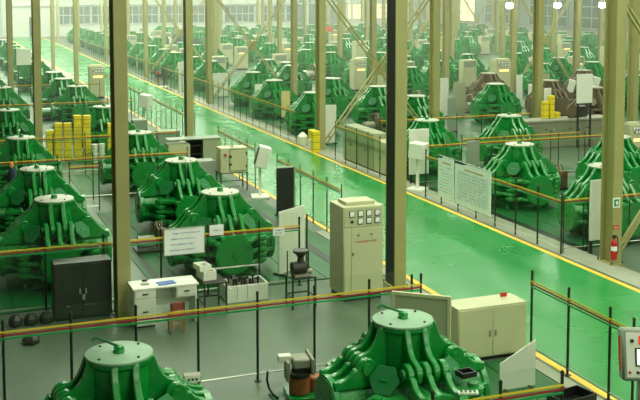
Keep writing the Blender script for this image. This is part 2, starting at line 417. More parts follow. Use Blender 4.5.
brace(xdir(615.5) * 18.95, xdir(615.5) * 18.95 + 4.7, 18.95, 'cross brace foot starting at the extinguisher column')
brace(xdir(208.5) * 52.5, xdir(294) * 52.5, 52.5, 'large diagonal cross brace over the left middle presses')
brace(xdir(513.5) * 52.5, xdir(577) * 52.5, 52.5, 'dark lattice cross brace between the two lamps')
brace(14.0, 18.8, 69.0, 'pale cross brace over the dark covered machines')
brace(32.6, 37.2, 69.0, 'thin cross brace just right of the meter column top')
brace(46.2, 50.6, 85.0, 'thin distant cross brace by the right lamp')
#@@PRESSES
# ------------------------------------------------------------------ cubic presses
PT = 1.75                          # height of the top plate
LX, LV, RC = 1.12, 1.22, .41       # reach of the side cylinders, rise of the top plate above their axis
HA, HZ, HE = .645, .74, .142        # hinge eye
ZC = PT - LV
def set_profiles(LV_, curvy=False):
    global LV, ZC, HZ, prof, profS, profH
    LV = LV_; ZC = PT - LV; HZ = LV - .52
    prof = [(.30, LV - .035), (.405, LV - .035), (.43, LV - .085), (.475, LV - .165), (.535, LV - .24), (.605, LV - .31)] + eye(HA, HZ, 56, -105) + [(.50, .50), (.30, .42)]
    profS = [(1.10, .30), (1.10, .405), (1.03, .43), (.96, .48), (.89, .55), (.83, .625)] + eye(HA, HZ, 32, 190) + [(.46, .50), (.42, .30)]
    profH = [(1.10, .28), (1.10, .405), (1.03, .42), (.95, .46), (.89, .53), (.85, .60)] + eye(.69, .69, 5, 190) + [(.48, .50), (.44, .28)]
    if curvy:
        prof = [(.30, LV - .035), (.405, LV - .035), (.425, LV - .10), (.455, LV - .19), (.505, LV - .28), (.565, LV - .345)] + eye(HA, HZ, 78, -105) + [(.50, .50), (.30, .42)]
        profS = [(1.10, .30), (1.10, .405), (1.02, .415), (.94, .44), (.87, .49), (.82, .56)] + eye(HA, HZ, 0, 190) + [(.46, .50), (.42, .30)]
def eye(cx, cz, a0, a1, n=9): return [(cx + HE * math.cos(math.radians(a0 + (a1 - a0) * i / (n - 1))), cz + HE * math.sin(math.radians(a0 + (a1 - a0) * i / (n - 1)))) for i in range(n)]
set_profiles(1.15)
LT = .088
OFF2, OFF3 = (-.125, .125), (-.245, 0.0, .245)
def press_meshes(mt, mcap, mplate, tagname):
    d = {}
    d['top'] = MB().lathe([(.30, .30), (.37, .36), (.375, LV - .12), (.405, LV - .08), (.405, LV - .035)], 32).mesh('top_cylinder', mt)
    d['cap'] = MB().lathe([(.395, 0), (.41, .006), (.41, .03), (.40, .036)], 36).mesh('cap_plate', mcap)
    d['bolt'] = MB().tube((0, 0, 0), (0, 0, .018), .017, 6).mesh('cap_bolt', M_STEEL)
    v = MB().lathe([(.075, 0), (.075, .02), (.05, .025), (.05, .075), (.03, .08)], 10)
    v.box(-.06, .06, -.03, .03, .03, .07)
    d['valve'] = v.mesh('valve_block', mt, .004)
    d['handle'] = MB().tube((0, 0, .07), (-.25, .16, .16), .017, 8).tube((-.25, .16, .16), (-.31, .15, .13), .02, 8).mesh('handle', M_GREEN_LT)
    d['pipe'] = MB().path([(0, -.04, .06), (.02, -.2, .09), (.03, -.40, .05), (.035, -.43, -.15), (.04, -.46, -.5)], .012, 6).mesh('hose', M_BRIGHT)
    d['lug'] = MB().prism(prof, LT).mesh('lug', mt, .014)
    d['lugS'] = MB().prism(profS, LT).mesh('lug', mt, .014)
    d['lugH'] = MB().prism(profH, LT, 'XY').mesh('lug', mt, .014)
    d['lugHm'] = MB().prism([(a, -b) for a, b in profH], LT, 'XY').mesh('lug', mt, .014)
    d['side'] = MB().lathe([(.32, .34), (.37, .40), (.38, LX - .10), (.41, LX - .075), (.41, LX)], 32, 'X').mesh('side_cylinder', mt)
    d['end'] = MB().lathe([(.385, 0), (.385, .012), (.07, .016), (.065, .035), (.04, .04)], 32, 'X').mesh('end_plate', mt)
    d['pinT'] = MB().tube((0, -.33, 0), (0, .33, 0), .075, 14).mesh('hinge_pin', mt)
    d['pinV'] = MB().tube((0, 0, -.33), (0, 0, .33), .075, 14).mesh('hinge_pin', mt)
    pent = [(math.cos(PI / 2 + i * 2 * PI / 6 + PI / 6) * .215, math.sin(PI / 2 + i * 2 * PI / 6 + PI / 6) * .215) for i in range(6)]
    d['guard'] = MB().prism(pent, .03, 'XZ').mesh('guard_plate', mplate, .006)
    d['slot'] = B(-.06, .06, -.03, -.012, -.015, .015).mesh('guard_handle', mt)
    base = MB().lathe([(.50, .016), (.50, .10), (.40, .16), (.38, ZC - .28), (.34, ZC - .2)], 24)
    for q in range(4):
        for off in OFF2: base.merge(MB().prism([(.2, .016), (.82, .016), (.82, .10), (.2, .30)], LT, 'XZ', off), Matrix.Rotation(q * PI / 2 + PI / 4, 4, 'Z'))
    d['base'] = base.mesh('base', mt)
    d['ZC'] = ZC
    # joined versions for the presses too far away to show single lugs
    g = MB().lathe([(.30, .30), (.37, .36), (.375, LV - .1), (.405, LV - .035)], 16)
    for q in range(4):
        for off in OFF2: g.merge(MB().prism(prof, LT, 'XZ', off), Matrix.Rotation(q * PI / 2, 4, 'Z'))
    d['topB'] = g.mesh('top_cylinder', mt)
    for nm, offs in (('sideX', OFF2), ('sideY', OFF3)):
        g = MB().lathe([(.32, .34), (.37, .40), (.38, LX - .10), (.41, LX - .075), (.41, LX)], 16, 'X')
        for off in OFF3: g.merge(MB().prism(profS, LT, 'XZ', off)); g.merge(MB().prism([(a, -b) for a, b in profS], LT, 'XZ', off))
        for off in offs:
            g.merge(MB().prism(profH, LT, 'XY', off)); g.merge(MB().prism([(a, -b) for a, b in profH], LT, 'XY', off))
        d[nm] = g.mesh('side_cylinder', mt)
    return d
PM = {'green': press_meshes(M_GREEN, M_CAP, M_GREEN_LT, 'green'), 'raw': press_meshes(M_RAW, M_RAWCAP, M_RAW, 'raw')}
set_profiles(1.06, True)
PM['pale'] = press_meshes(M_GREEN, M_CAPG, M_GREEN_LT, 'pale')
PRESS_XY = []
def press(x, y, label, lod='A', group=None, paint='green', handle=False, hose=False, k=1.0):
    d = PM[paint]
    t = thing('cubic_press', label, 'press', (x, y, 0), 0, group)
    if k != 1.0: t.scale = (k, k, k)
    PRESS_XY.append((x, y))
    ZC = d['ZC']; HZ = PT - ZC - .52
    zc = (0, 0, ZC)
    if lod == 'A':
        link('base', d['base'], t)
        tc = link('top_cylinder', d['top'], t, zc)
        cap = link('cap_plate', d['cap'], t, (0, 0, PT - .035))
        link('valve_block', d['valve'], cap, (0, 0, .036))
        for i in range(4): a = .6 + i * PI / 2; link('cap_bolt', d['bolt'], cap, (.33 * math.cos(a), .33 * math.sin(a), .036))
        if handle: link('handle', d['handle'], cap, (0, 0, .036))
        if hose: link('hose', d['pipe'], cap, (0, 0, .036))
        for q in range(4):
            a = q * PI / 2; ca, sa = math.cos(a), math.sin(a)
            for off in OFF2: link('lug', d['lug'], tc, (-sa * off, ca * off, 0), (0, 0, a))
            s = link('side_cylinder', d['side'], t, zc, (0, 0, a))
            link('end_plate', d['end'], s, (LX, 0, 0))
            for off in OFF3: link('lug', d['lugS'], s, (0, off, 0))
            for off in (OFF2 if q % 2 == 0 else OFF3):
                link('lug', d['lugH'], s, (0, 0, off)); link('lug', d['lugHm'], s, (0, 0, off))
            link('hinge_pin', d['pinT'], t, (HA * ca, HA * sa, ZC + HZ), (0, 0, a))
            b = a + PI / 4
            link('hinge_pin', d['pinV'], t, (.976 * math.cos(b), .976 * math.sin(b), ZC))
            g = link('guard_plate', d['guard'], t, (.71 * math.cos(b), .71 * math.sin(b), ZC + HZ - .09), (-.60, 0, b + PI / 2))
            link('guard_handle', d['slot'], g)
    elif lod == 'B':
        link('base', d['base'], t)
        link('top_cylinder', d['topB'], t, zc); link('cap_plate', d['cap'], t, (0, 0, PT - .035))
        for q in range(4):
            a = q * PI / 2; b = a + PI / 4
            link('side_cylinder', d['sideX' if q % 2 == 0 else 'sideY'], t, zc, (0, 0, a))
            link('guard_plate', d['guard'], t, (.71 * math.cos(b), .71 * math.sin(b), ZC + HZ - .09), (-.60, 0, b + PI / 2))
    else:
        link('top_cylinder', d['topB'], t, zc); link('cap_plate', d['cap'], t, (0, 0, PT - .035))
        for q in range(4): link('side_cylinder', d['sideX' if q % 2 == 0 else 'sideY'], t, zc, (0, 0, q * PI / 2))
    return t
def pressp(px, py, label, **kw):
    p = at(px, py, PT); return press(p.x, p.y, label, **kw)
# near presses, each placed under its top plate in the photograph
pressp(119, 352, 'green cubic press cut by the bottom edge, in front left', paint='pale', handle=True)
pressp(403, 318, 'large green cubic press in front with lever on its top plate', paint='pale', handle=True)
for i, (x, y, e) in enumerate(((54, 198, 'behind the dark metal cabinet'), (37, 168, 'second in the far left row'), (21, 137, 'third in the far left row'), (8, 109.5, 'fourth in the far left row'), (2, 87, 'cut by the left edge, fifth in the far left row'))):
    pressp(x, y, 'green cubic press ' + e, hose=(i == 1), lod='A')
for i, (x, y, e) in enumerate(((220, 191, 'behind the hanging whiteboard'), (181, 159.5, 'just behind the one with whiteboard'), (138, 132, 'right of the column at the desk, half covered by it'), (104, 106, 'left of the desk column, beside yellow cartons'), (77, 85.6, 'fifth behind the whiteboard row, left of aisle'))):
    pressp(x, y, 'green cubic press ' + e, hose=(i == 1))
for x, y, e in ((605, 165, 'half hidden by the extinguisher column'), (519.5, 143.5, 'behind the posters right of the aisle'), (427, 119.5, 'behind the white board and pedestal box')):
    pressp(x, y, 'green cubic press ' + e)
for x, y, e in ((616, 136, 'mostly hidden behind the extinguisher column'), (509, 115, 'directly behind the one by the posters')):
    pressp(x, y, 'green cubic press ' + e)
for x, y, e in ((496, 83.5, 'in front of the brown press with meter cabinet'), (378, 86, 'under the brace gusset'), (333, 78, 'right of the column with yellow cans'),
                (313, 92, 'half hidden by the column with yellow cans'), (274, 80, 'under the left cross brace, behind cream panel'), (416, 95.5, 'left of the white tall panel')):
    pressp(x, y, 'green cubic press ' + e, lod='B')
for x, y, e in ((550, 80, 'right of the column by the concrete block'), (595, 87, 'in front of the white square panel'), (488.5, 73, 'below the far meter cabinet'), (584, 70, 'behind the white square panel')):
    pressp(x, y, 'unpainted brown cubic press ' + e, lod='B', paint='raw')
for x, y, e in ((287, 62, 'behind yellow drum'), (361, 57.5, 'behind the meter cabinet with lit display'), (330, 52, 'far behind the column with yellow cans')):
    pressp(x, y, 'small green cubic press ' + e, lod='B')
RESV = [at(220, 97), Vector((xdir(500) * 50, 50, 0)), at(279, 70), atY(329, 29, 95), Vector((xdir(24) * 60, 60, 0)), atY(164, 42, 92), atY(177, 45, 92), atY(197, 51, 84)]
def free(x, y, r=2.2):
    for q in RESV:
        if abs(q.x - x) < 1.75 and abs(q.y - y) < 1.6: return False
    for a, b in PRESS_XY:
        if abs(a - x) < r and abs(b - y) < r: return False
    for a, b in COLS:
        if abs(a - x) < 1.4 and abs(b - y) < 1.4: return False
    return True
cols = (3.0, 6.4, 15.9, 19.4, 25.2, 28.7, 33.4, 36.9, 41.6, 45.1, 49.8, 53.3, 58.0, 61.4)
yy = 33.8
rows = []
while yy < 116:
    rows.append(yy); yy += 3.9 if len(rows) % 2 else 4.7
nfar = 0; FAR = []
for X in cols:
    for Y in rows:
        if X < 9 and (Y < 50 or Y > 96): continue
        if 9 < X < 22 and Y < 47: continue
        if 22 < X < 30 and Y < 46: continue
        jx, jy = random.uniform(-.15, .15), random.uniform(-.3, .3)
        p = pix((X, Y, 1.0))
        if not (-25 < p[0] < 665): continue
        if not free(X + jx, Y + jy): continue
        if random.random() < .06: continue
        nfar += 1
        t = press(X + jx, Y + jy, 'x', lod='B' if Y < 58 else 'C')
        FAR.append((X, Y + jy, t))
ROWN = {15.9: 'first', 19.4: 'second', 25.2: 'third', 28.7: 'fourth', 33.4: 'fifth', 36.9: 'sixth', 41.6: 'seventh', 45.1: 'eighth', 49.8: 'ninth', 53.3: 'tenth', 58.0: 'eleventh', 61.4: 'twelfth', 3.0: 'outer', 6.4: 'inner'}
for X in cols:
    ys = sorted(q[1] for q in PRESS_XY if abs(q[0] - X) < 1.72)
    for X2, Y, t in FAR:
        if X2 != X: continue
        side = 'left' if X < 9 else 'right'
        i = min(range(len(ys)), key=lambda j: abs(ys[j] - Y))
        if Y < 78 and i < 16:
            t['label'] = 'green cubic press, %s from the front in the %s row %s of the aisle' % (ORD[i], ROWN[X], side)
        else:
            t['label'] = 'tiny green cubic press at the far end of the %s row %s of the aisle' % (ROWN[X], side)
        t['group'] = 'presses of the %s row %s of the aisle' % (ROWN[X], side)
print('far presses', nfar)
#@@FENCES
# ------------------------------------------------------------------ fences
FH = 1.40
post_m = MB().tube((0, 0, 0), (0, 0, FH), .021, 8).mesh('post', M_STEEL)
post_f = MB().tube((0, 0, 0), (0, 0, FH), .016, 6).mesh('post', M_STEEL)
foot_m = MB().lathe([(.06, 0), (.06, .012), (.03, .016)], 10).mesh('foot', M_STEEL)
cap_m = MB().lathe([(.026, 0), (.026, .02), (.008, .045)], 8).mesh('post_cap', M_STEEL)
def fence(axis, fixed, pos, label, near=False, pane=True, rail=True, top=1.53, drop=0.0):
    pos = sorted(pos); o = (pos[0], fixed, 0) if axis == 'X' else (fixed, pos[0], 0)
    t = thing('glazed_fence', label, 'fence', o)
    def pt(u, v, z): return (u - pos[0], v, z) if axis == 'X' else (v, u - pos[0], z)
    def bx(u0, u1, v0, v1, z0, z1):
        return B(u0 - pos[0], u1 - pos[0], v0, v1, z0, z1) if axis == 'X' else B(v0, v1, u0 - pos[0], u1 - pos[0], z0, z1)
    for u in pos:
        p = link('post', post_m if near else post_f, t, pt(u, 0, 0))
        if near: link('foot', foot_m, p); link('post_cap', cap_m, p, (0, 0, FH))
    for nm, m, z in (('yellow_stripe', M_YBAND, 1.26), ('red_stripe', M_RBAND, 1.212), ('green_stripe', M_GBAND, 1.165)):
        part(nm, bx(pos[0], pos[-1], -.032, -.024, z - .014, z + .014), m, t, smooth=False)
    if pane:
        for a, b in zip(pos[:-1], pos[1:]):
            part('pane', bx(a + .01, b - .01, -.004, .004, .16, top), M_GLASS, t, smooth=False)
    if rail: part('bottom_rail', MB().tube(pt(pos[0], 0, .12), pt(pos[-1], 0, .12), .014, 6), M_BRIGHT, t)
    return t
def run(a, b, step):
    n = max(1, round((b - a) / step)); return [a + (b - a) * i / n for i in range(n + 1)]
fence('X', 15.12, run(.0, 6.68, .955) + [7.45, 7.62], 'glazed fence with coloured stripes across the foreground behind the front presses', near=True)
fence('X', 10.58, [4.6, 5.5, 6.42, 7.3], 'short glazed fence with stripes at bottom edge right of front press', near=True)
f2 = fence('X', 19.82, [.0, 1.0, 2.05, 3.15, 4.27, 5.22, 6.3, 7.17], 'glazed fence in front of press with whiteboard hanging on it', near=True)
part('lower_rail', MB().tube((5.22, 0, .52), (6.3, 0, .52), .018, 8), M_BRIGHT, f2)
fence('X', 28.6, [3.65, 4.45], 'short fence piece in the gap between the left press rows')
fence('X', 30.0, [.6, 1.7, 2.6, 3.5, 4.5, 5.4, 6.4, 7.3], 'striped fence in front of third row presses left of aisle')
fence('X', 34.35, run(.8, 8.0, 1.03), 'striped fence in front of the yellow carton stacks')
fence('X', 44.6, run(1.2, 8.4, 1.03), 'far striped fence behind the carton stacks', pane=False)
fence('X', 53.2, run(2.5, 8.4, 1.03), 'far striped fence left of aisle beside small meter cabinet', pane=False)
fence('Y', 9.45, [11.95, 12.5, 13.56, 14.62], 'glazed fence at the near left edge of the green aisle', near=True)
fence('Y', 9.42, run(23.0, 27.9, .95), 'glazed fence at left aisle edge beside the black panel')
fence('Y', 9.42, run(30.0, 34.2, .93), 'glazed fence at left aisle edge behind the pedestal box')
fence('Y', 9.42, run(37.5, 62, .98), 'long far fence along the left edge of the green aisle')
fence('Y', 13.66, run(19.95, 26.85, .98), 'glazed fence at right aisle edge carrying the printed posters', near=True)
fence('Y', 13.66, run(30.1, 33.95, .96), 'glazed fence at right aisle edge before the long beige cabinet')
fence('Y', 13.66, run(38.1, 62, .95), 'long far fence along the right edge of the green aisle')
fence('Y', 13.66, run(63.5, 100, 1.05), 'most distant fence along the right edge of the aisle', pane=False)
fence('X', 20.0, [13.75, 14.3, 14.42] + run(15.6, 19, .98), 'striped fence running behind the extinguisher column')
fence('X', 28.5, run(14.2, 21.4, 1.03), 'striped fence behind the press with the posters')
fence('X', 29.3, run(16.2, 20.7, 1.0), 'striped fence just behind another one right of the posters')
fence('X', 34.4, run(15.6, 22.0, 1.05), 'striped fence beyond the press with white board')
#@@OBJECTS
# ------------------------------------------------------------------ cabinets, desks and tools on the floor
def meter_cabinet(x, y, label, w=.84, d=.62, h=1.9, near=False, lit=False, rz=0.0):
    t = thing('meter_cabinet', label, 'cabinet', (x, y, 0), rz)
    part('plinth', B(-w / 2 + .03, w / 2 - .03, -d / 2 + .03, d / 2 - .03, 0, .1), M_BLACK, t)
    part('body', B(-w / 2, w / 2, -d / 2, d / 2, .1, h), M_BEIGE, t, .008)
    part('lid', B(-w * .36, w * .36, -d * .3, d * .3, h, h + .07), M_BEIGE, t, .006)
    f = -d / 2
    up = part('meter_panel', B(-w / 2 + .02, w / 2 - .02, f - .012, f, h - .40, h - .02), M_BEIGE, t, .003)
    for r in range(2):
        for c in range(4):
            mx, mz = -w / 2 + .18 + c * w * .21, h - .14 - r * .15
            if r == 1 and c == 0:
                sbox('switch', M_STEEL, up, (mx, f - .02, mz), (.05, .03, .05)); continue
            q = sbox('meter', M_STEEL, up, (mx, f - .018, mz), (.115, .02, .125))
            sbox('meter_face', M_PAPER, up, (mx, f - .03, mz + .005), (.09, .006, .098))
            if near: part('needle', B(mx - .004, mx + .03, f - .036, f - .034, mz - .03, mz - .024), M_BLACK, up)
    dr = part('door', B(-w / 2 + .17, w / 2 - .02, f - .014, f, .14, h - .43), M_BEIGE, t, .003)
    part('side_strip', B(-w / 2 + .02, -w / 2 + .155, f - .014, f, .14, h - .43), M_BEIGE, t, .003)
    if near:
        for px_ in (.02, .30): part('knob', MB().tube((-w / 2 + .30 + px_, f - .014, h - .56), (-w / 2 + .30 + px_, f - .05, h - .56), .022, 10), M_BRIGHT, dr)
        sbox('door_latch', M_STEEL, dr, (-w / 2 + .2, f - .02, h * .5), (.02, .02, .06))
        rs = random.Random(3)
        for k_ in range(8):                     # a row of small red characters
            g = MB(); cx_ = -w / 2 + .27 + k_ * .058
            for _ in range(4):
                if rs.random() < .5: z_ = h - .70 + rs.uniform(-.018, .018); g.box(cx_ - .02, cx_ + .02, f - .0155, f - .0142, z_ - .003, z_ + .003)
                else: u_ = cx_ + rs.uniform(-.018, .018); g.box(u_ - .003, u_ + .003, f - .0155, f - .0142, h - .722, h - .678)
            g.box(cx_ - .02, cx_ + .02, f - .0155, f - .0142, h - .703, h - .697)
            part('red_character', g, M_RED, dr, smooth=False)
    if lit: sbox('lit_display', M_GLOW, t, (.04, f - .02, h - .58), (w * .6, .012, .10))
    else: pass
    return t
p = at(362, 297); meter_cabinet(8.0, 18.76, 'tall beige cabinet with dial meters and red lettering by the aisle', .86, .72, 1.88, near=True)
meter_cabinet(8.92, 57.6, 'distant beige meter cabinet with lit display left of the aisle', .82, .6, 1.8, lit=True)
p = at(360, 91); meter_cabinet(p.x, p.y + .3, 'distant beige meter cabinet with lit display left of brace gusset', .8, .7, 1.85, lit=True)
p = atY(500, 81, 50); meter_cabinet(p.x, 50, 'beige meter cabinet with lit display under the left lamp', .95, .7, 2.1, lit=True)
p = at(359, 66, 0); meter_cabinet(p.x, p.y, 'small pale meter cabinet farther back, left of the gusset', .9, .7, 1.9)
p = at(632, 150); meter_cabinet(p.x, p.y, 'white cabinet with lit orange display at the right edge', .62, .5, 1.0, lit=True)
# plain cabinets
def cabinet(name, x, y, w, d, h, label, m=M_BEIGE, doors=2, rz=0.0, latch=True, bev=.006, plinth=.06):
    t = thing(name, label, 'cabinet', (x, y, 0), rz)
    if plinth: part('plinth', B(-w / 2 + .02, w / 2 - .02, -d / 2 + .03, d / 2 - .02, 0, plinth), M_BLACK, t)
    part('body', B(-w / 2, w / 2, -d / 2, d / 2, plinth, h), m, t, bev)
    for i in range(doors):
        a = -w / 2 + .015 + i * (w - .03) / doors; b = a + (w - .03) / doors - .01
        dd = part('door', B(a, b, -d / 2 - .014, -d / 2, plinth + .03, h - .03), m, t, .003)
        if latch:
            hx = (b - .05) if i == 0 and doors > 1 else a + .05
            part('handle', B(hx - .012, hx + .012, -d / 2 - .04, -d / 2 - .014, h * .5 - .05, h * .5 + .05), M_BRIGHT, dd)
    return t
dc = cabinet('tool_cabinet', 2.66, 19.4, 1.06, .42, 1.08, 'dark green scuffed metal cabinet left of the desk column', M_DARKCAB, 2)
part('padlock', B(-.03, .03, -.27, -.22, .38, .48), M_BRIGHT, dc, .006)
nc = cabinet('low_cabinet', 8.70, 14.87, 1.30, .52, .92, 'beige two door floor cabinet behind the large front press', M_BEIGE, 2)
part('table_card', B(.36, .48, .10, .12, .92, .99), M_RED, nc)
# framed panel standing behind the front press
a_, b_ = at(392, 291, 1.34), at(451, 296.5, 1.34)
ang = math.atan2(b_.y - a_.y, b_.x - a_.x); ln = (b_ - a_).length
t = thing('framed_panel', 'beige framed panel standing behind the front press', 'panel', (a_.x, a_.y, 0), ang)
part('sheet', B(.03, ln - .03, -.012, .012, .05, 1.31), M_BEIGE2, t)
fr = MB().box(0, ln, -.03, .03, 1.29, 1.34).box(0, ln, -.03, .03, 0, .05).box(0, .05, -.03, .03, .05, 1.29).box(ln - .05, ln, -.03, .03, .05, 1.29)
part('frame', fr, M_BEIGE, t)
# slant-topped white plate
t = thing('slanted_plate', 'white plate with slanted top beside the low cabinet', 'panel', (8.1, 13.38, 0))
part('plate', MB().prism([(0, 0), (.63, 0), (.63, .74), (0, .44)], .02), M_WHITE, t, .003)
for u in (.08, .52): part('foot', B(u - .02, u + .02, -.12, .12, 0, .03), M_STEEL, t)
# operator console at the right edge
p = atY(645, 355, 11.3)
t = thing('control_console', 'grey operator console with lit screen at the right edge', 'console', (p.x, p.y, 0), -.42)
part('pedestal', B(-.07, .07, .0, .14, .04, p.z), M_GREYC, t, .005)
part('base_plate', B(-.25, .25, -.2, .3, 0, .04), M_GREYC, t, .005)
hd = part('housing', B(-.33, .33, -.10, .16, -.34, .36), M_GREYC, t, .03, (0, 0, p.z), (-.22, 0, 0))
part('front_plate', B(-.28, .28, -.112, -.10, -.29, .31), M_WHITE, hd, .004)
part('main_screen', B(-.16, .20, -.125, -.112, -.14, .11), M_STEEL, hd, .004)
part('screen_glass', B(-.14, .18, -.128, -.125, -.12, .09), M_SCREEN, hd)
part('display', B(-.11, .18, -.125, -.112, .15, .27), M_REDLED, hd, .004)
for i in range(5):
    part('button', MB().tube((-.24 + i * .11, -.112, -.22), (-.24 + i * .11, -.135, -.22), .02, 10), (M_RED, M_BLACK, M_YBAND, M_BLACK, M_RED)[i], hd)
part('button', MB().tube((-.20, -.112, .2), (-.20, -.135, .2), .025, 10), M_BLACK, hd)
part('side_rail', MB().tube((-.36, -.08, -.2), (-.36, -.08, .26), .012, 8), M_RED, hd)
# writing desk
t = thing('desk', 'white writing desk with drawers at foot of the near column', 'desk', (4.02, 18.52, 0), 0)
W_, D_, H_ = 1.22, .56, .74
part('desktop', B(-W_ / 2, W_ / 2, -D_ / 2, D_ / 2, H_ - .035, H_), M_WHITE, t, .005)
part('left_pedestal', B(-W_ / 2 + .03, -W_ / 2 + .42, -D_ / 2 + .03, D_ / 2 - .02, .04, H_ - .035), M_WHITE, t)
part('right_pedestal', B(W_ / 2 - .42, W_ / 2 - .03, -D_ / 2 + .03, D_ / 2 - .02, .50, H_ - .035), M_WHITE, t)
part('right_leg', B(W_ / 2 - .06, W_ / 2 - .03, -D_ / 2 + .03, D_ / 2 - .02, 0, .50), M_WHITE, t)
part('left_foot', B(-W_ / 2 + .05, -W_ / 2 + .40, -D_ / 2 + .06, D_ / 2 - .05, 0, .04), M_BLACK, t)
part('modesty_panel', B(-W_ / 2 + .42, W_ / 2 - .06, D_ / 2 - .06, D_ / 2 - .03, .25, H_ - .035), M_WHITE, t)
for z0, z1, x0, x1 in ((.55, .70, -W_ / 2 + .045, -W_ / 2 + .405), (.07, .53, -W_ / 2 + .045, -W_ / 2 + .405), (.53, .70, W_ / 2 - .405, W_ / 2 - .045)):
    dr = part('drawer_front', B(x0, x1, -D_ / 2 + .012, -D_ / 2 + .03, z0, z1), M_WHITE, t, .004)
    part('pull', B((x0 + x1) / 2 - .05, (x0 + x1) / 2 + .05, -D_ / 2 - .005, -D_ / 2 + .012, (z0 + z1) / 2 - .01, (z0 + z1) / 2 + .01), M_STEEL, dr)
def sheet(name, x, y, w, d, rz, m, label, cat, h=.006, z=.74):
    t = thing(name, label, cat, (x, y, z), rz)
    part('cover', B(-w / 2, w / 2, -d / 2, d / 2, 0, h), m, t); part('inside', B(-w / 2 + .01, w / 2 - .01, -d / 2 + .01, d / 2 - .01, h, h + .002), m, t)
    return t
sheet('folder', 4.06, 18.44, .32, .22, .12, M_BLUE, 'blue folder lying on the white desk', 'folder', .012)
sheet('paper_sheet', 4.42, 18.55, .21, .18, -.3, M_PAPER, 'white sheet of paper at the right of desk', 'paper')
sheet('paper_sheet', 3.88, 18.63, .2, .12, .25, M_PAPER, 'white paper slip behind the blue folder', 'paper')
sheet('notebook', 3.68, 18.5, .14, .1, 0, M_GREYC, 'small grey notebook at left of the desk', 'notebook', .015)
t = thing('desk_mouse', 'dark grey rounded tool lying behind the notebook', 'tool', (3.72, 18.72, .74), .4)
part('body', MB().lathe([(.05, 0), (.055, .012), (.04, .03), (.01, .036)], 12), M_STEEL, t); part('tail', MB().path([(.05, 0, .01), (.12, .02, .01), (.16, .06, .008)], .006), M_STEEL, t)
# little chair in front of the desk
t = thing('small_chair', 'small wooden chair with red back in front of the desk', 'chair', (4.12, 17.82, 0), 0)
part('seat', B(-.13, .13, -.02, .22, .30, .33), M_CUSH, t, .006)
part('backrest', B(-.13, .13, -.05, -.025, .42, .56), M_CUSH, t, .006)
for sx in (-1, 1):
    part('leg', B(sx * .115 - .014, sx * .115 + .014, -.05, -.022, 0, .56), M_WOOD, t); part('leg', B(sx * .115 - .014, sx * .115 + .014, .19, .218, 0, .31), M_WOOD, t)
for z in (.12, .22): part('rung', B(-.115, .115, -.046, -.026, z, z + .025), M_WOOD, t)
# small tables
def table(x, y, w, d, h, label, m=M_STEEL, top=M_STEEL, name='steel_table', shelf=True, rz=0):
    t = thing(name, label, 'table', (x, y, 0), rz)
    part('table_top', B(-w / 2, w / 2, -d / 2, d / 2, h - .025, h), top, t, .003)
    for sx in (-1, 1):
        for sy in (-1, 1): part('leg', B(sx * (w / 2 - .018) - .016, sx * (w / 2 - .018) + .016, sy * (d / 2 - .018) - .016, sy * (d / 2 - .018) + .016, 0, h - .025), m, t)
    if shelf:
        for sx in (-1, 1): part('stretcher', B(sx * (w / 2 - .018) - .012, sx * (w / 2 - .018) + .012, -d / 2 + .02, d / 2 - .02, .2, .225), m, t)
        part('stretcher', B(-w / 2 + .02, w / 2 - .02, d / 2 - .03, d / 2 - .006, .2, .225), m, t)
    return t
table(5.02, 18.80, .46, .58, .62, 'dark steel side table at the right end of the desk')
def open_box(name, x, y, z, w, d, h, label, m, cat, rz=0, wall=.025, panels=0):
    t = thing(name, label, cat, (x, y, z), rz)
    part('bottom', B(-w / 2, w / 2, -d / 2, d / 2, 0, wall), m, t)
    if not panels: part('front_side', B(-w / 2, w / 2, -d / 2, -d / 2 + wall, wall, h), m, t)
    else:
        for i in range(panels): a = -w / 2 + i * w / panels; part('front_panel', B(a + .004, a + w / panels - .004, -d / 2, -d / 2 + wall, wall, h), m, t, .003)
    part('back_side', B(-w / 2, w / 2, d / 2 - wall, d / 2, wall, h), m, t)
    for s in (-1, 1): part('end_side', B(s * (w / 2 - wall / 2) - wall / 2, s * (w / 2 - wall / 2) + wall / 2, -d / 2 + wall, d / 2 - wall, wall, h), m, t)
    return t
c1 = open_box('plastic_crate', 4.95, 18.92, .62, .26, .40, .17, 'white plastic crate on the dark side table', M_WHITE, 'crate', .1)
open_box('plastic_crate', 4.88, 18.96, .79, .24, .34, .10, 'white plastic tray stacked on the crate beside the desk', M_WHITE, 'crate', .15)
tb = open_box('parts_bin', 5.84, 19.42, 0, .86, .56, .33, 'white long bin full of small metal parts', M_WHITE, 'bin', .0, .03, 4)
rr = random.Random(5)
t = thing('parts_rack', 'dark rack of upright metal fittings standing in the white bin', 'rack', (5.87, 19.42, .036))
part('rack_frame', B(-.36, .28, -.2, -.18, .0, .26).box(-.36, .28, .16, .18, 0, .26).box(-.36, -.34, -.2, .18, .22, .26).box(.26, .28, -.2, .18, .22, .26), M_GREYM, t)
for i in range(11):
    for j in range(2):
        x_ = -.32 + i * .056; hh = rr.uniform(.30, .42)
        part('fitting', MB().lathe([(.018, 0), (.018, hh - .06), (.03, hh - .055), (.03, hh - .02), (.015, hh)], 8), M_STEEL if (i + j) % 3 else M_BRIGHT, t, 0, (x_, -.1 + j * .17, 0))
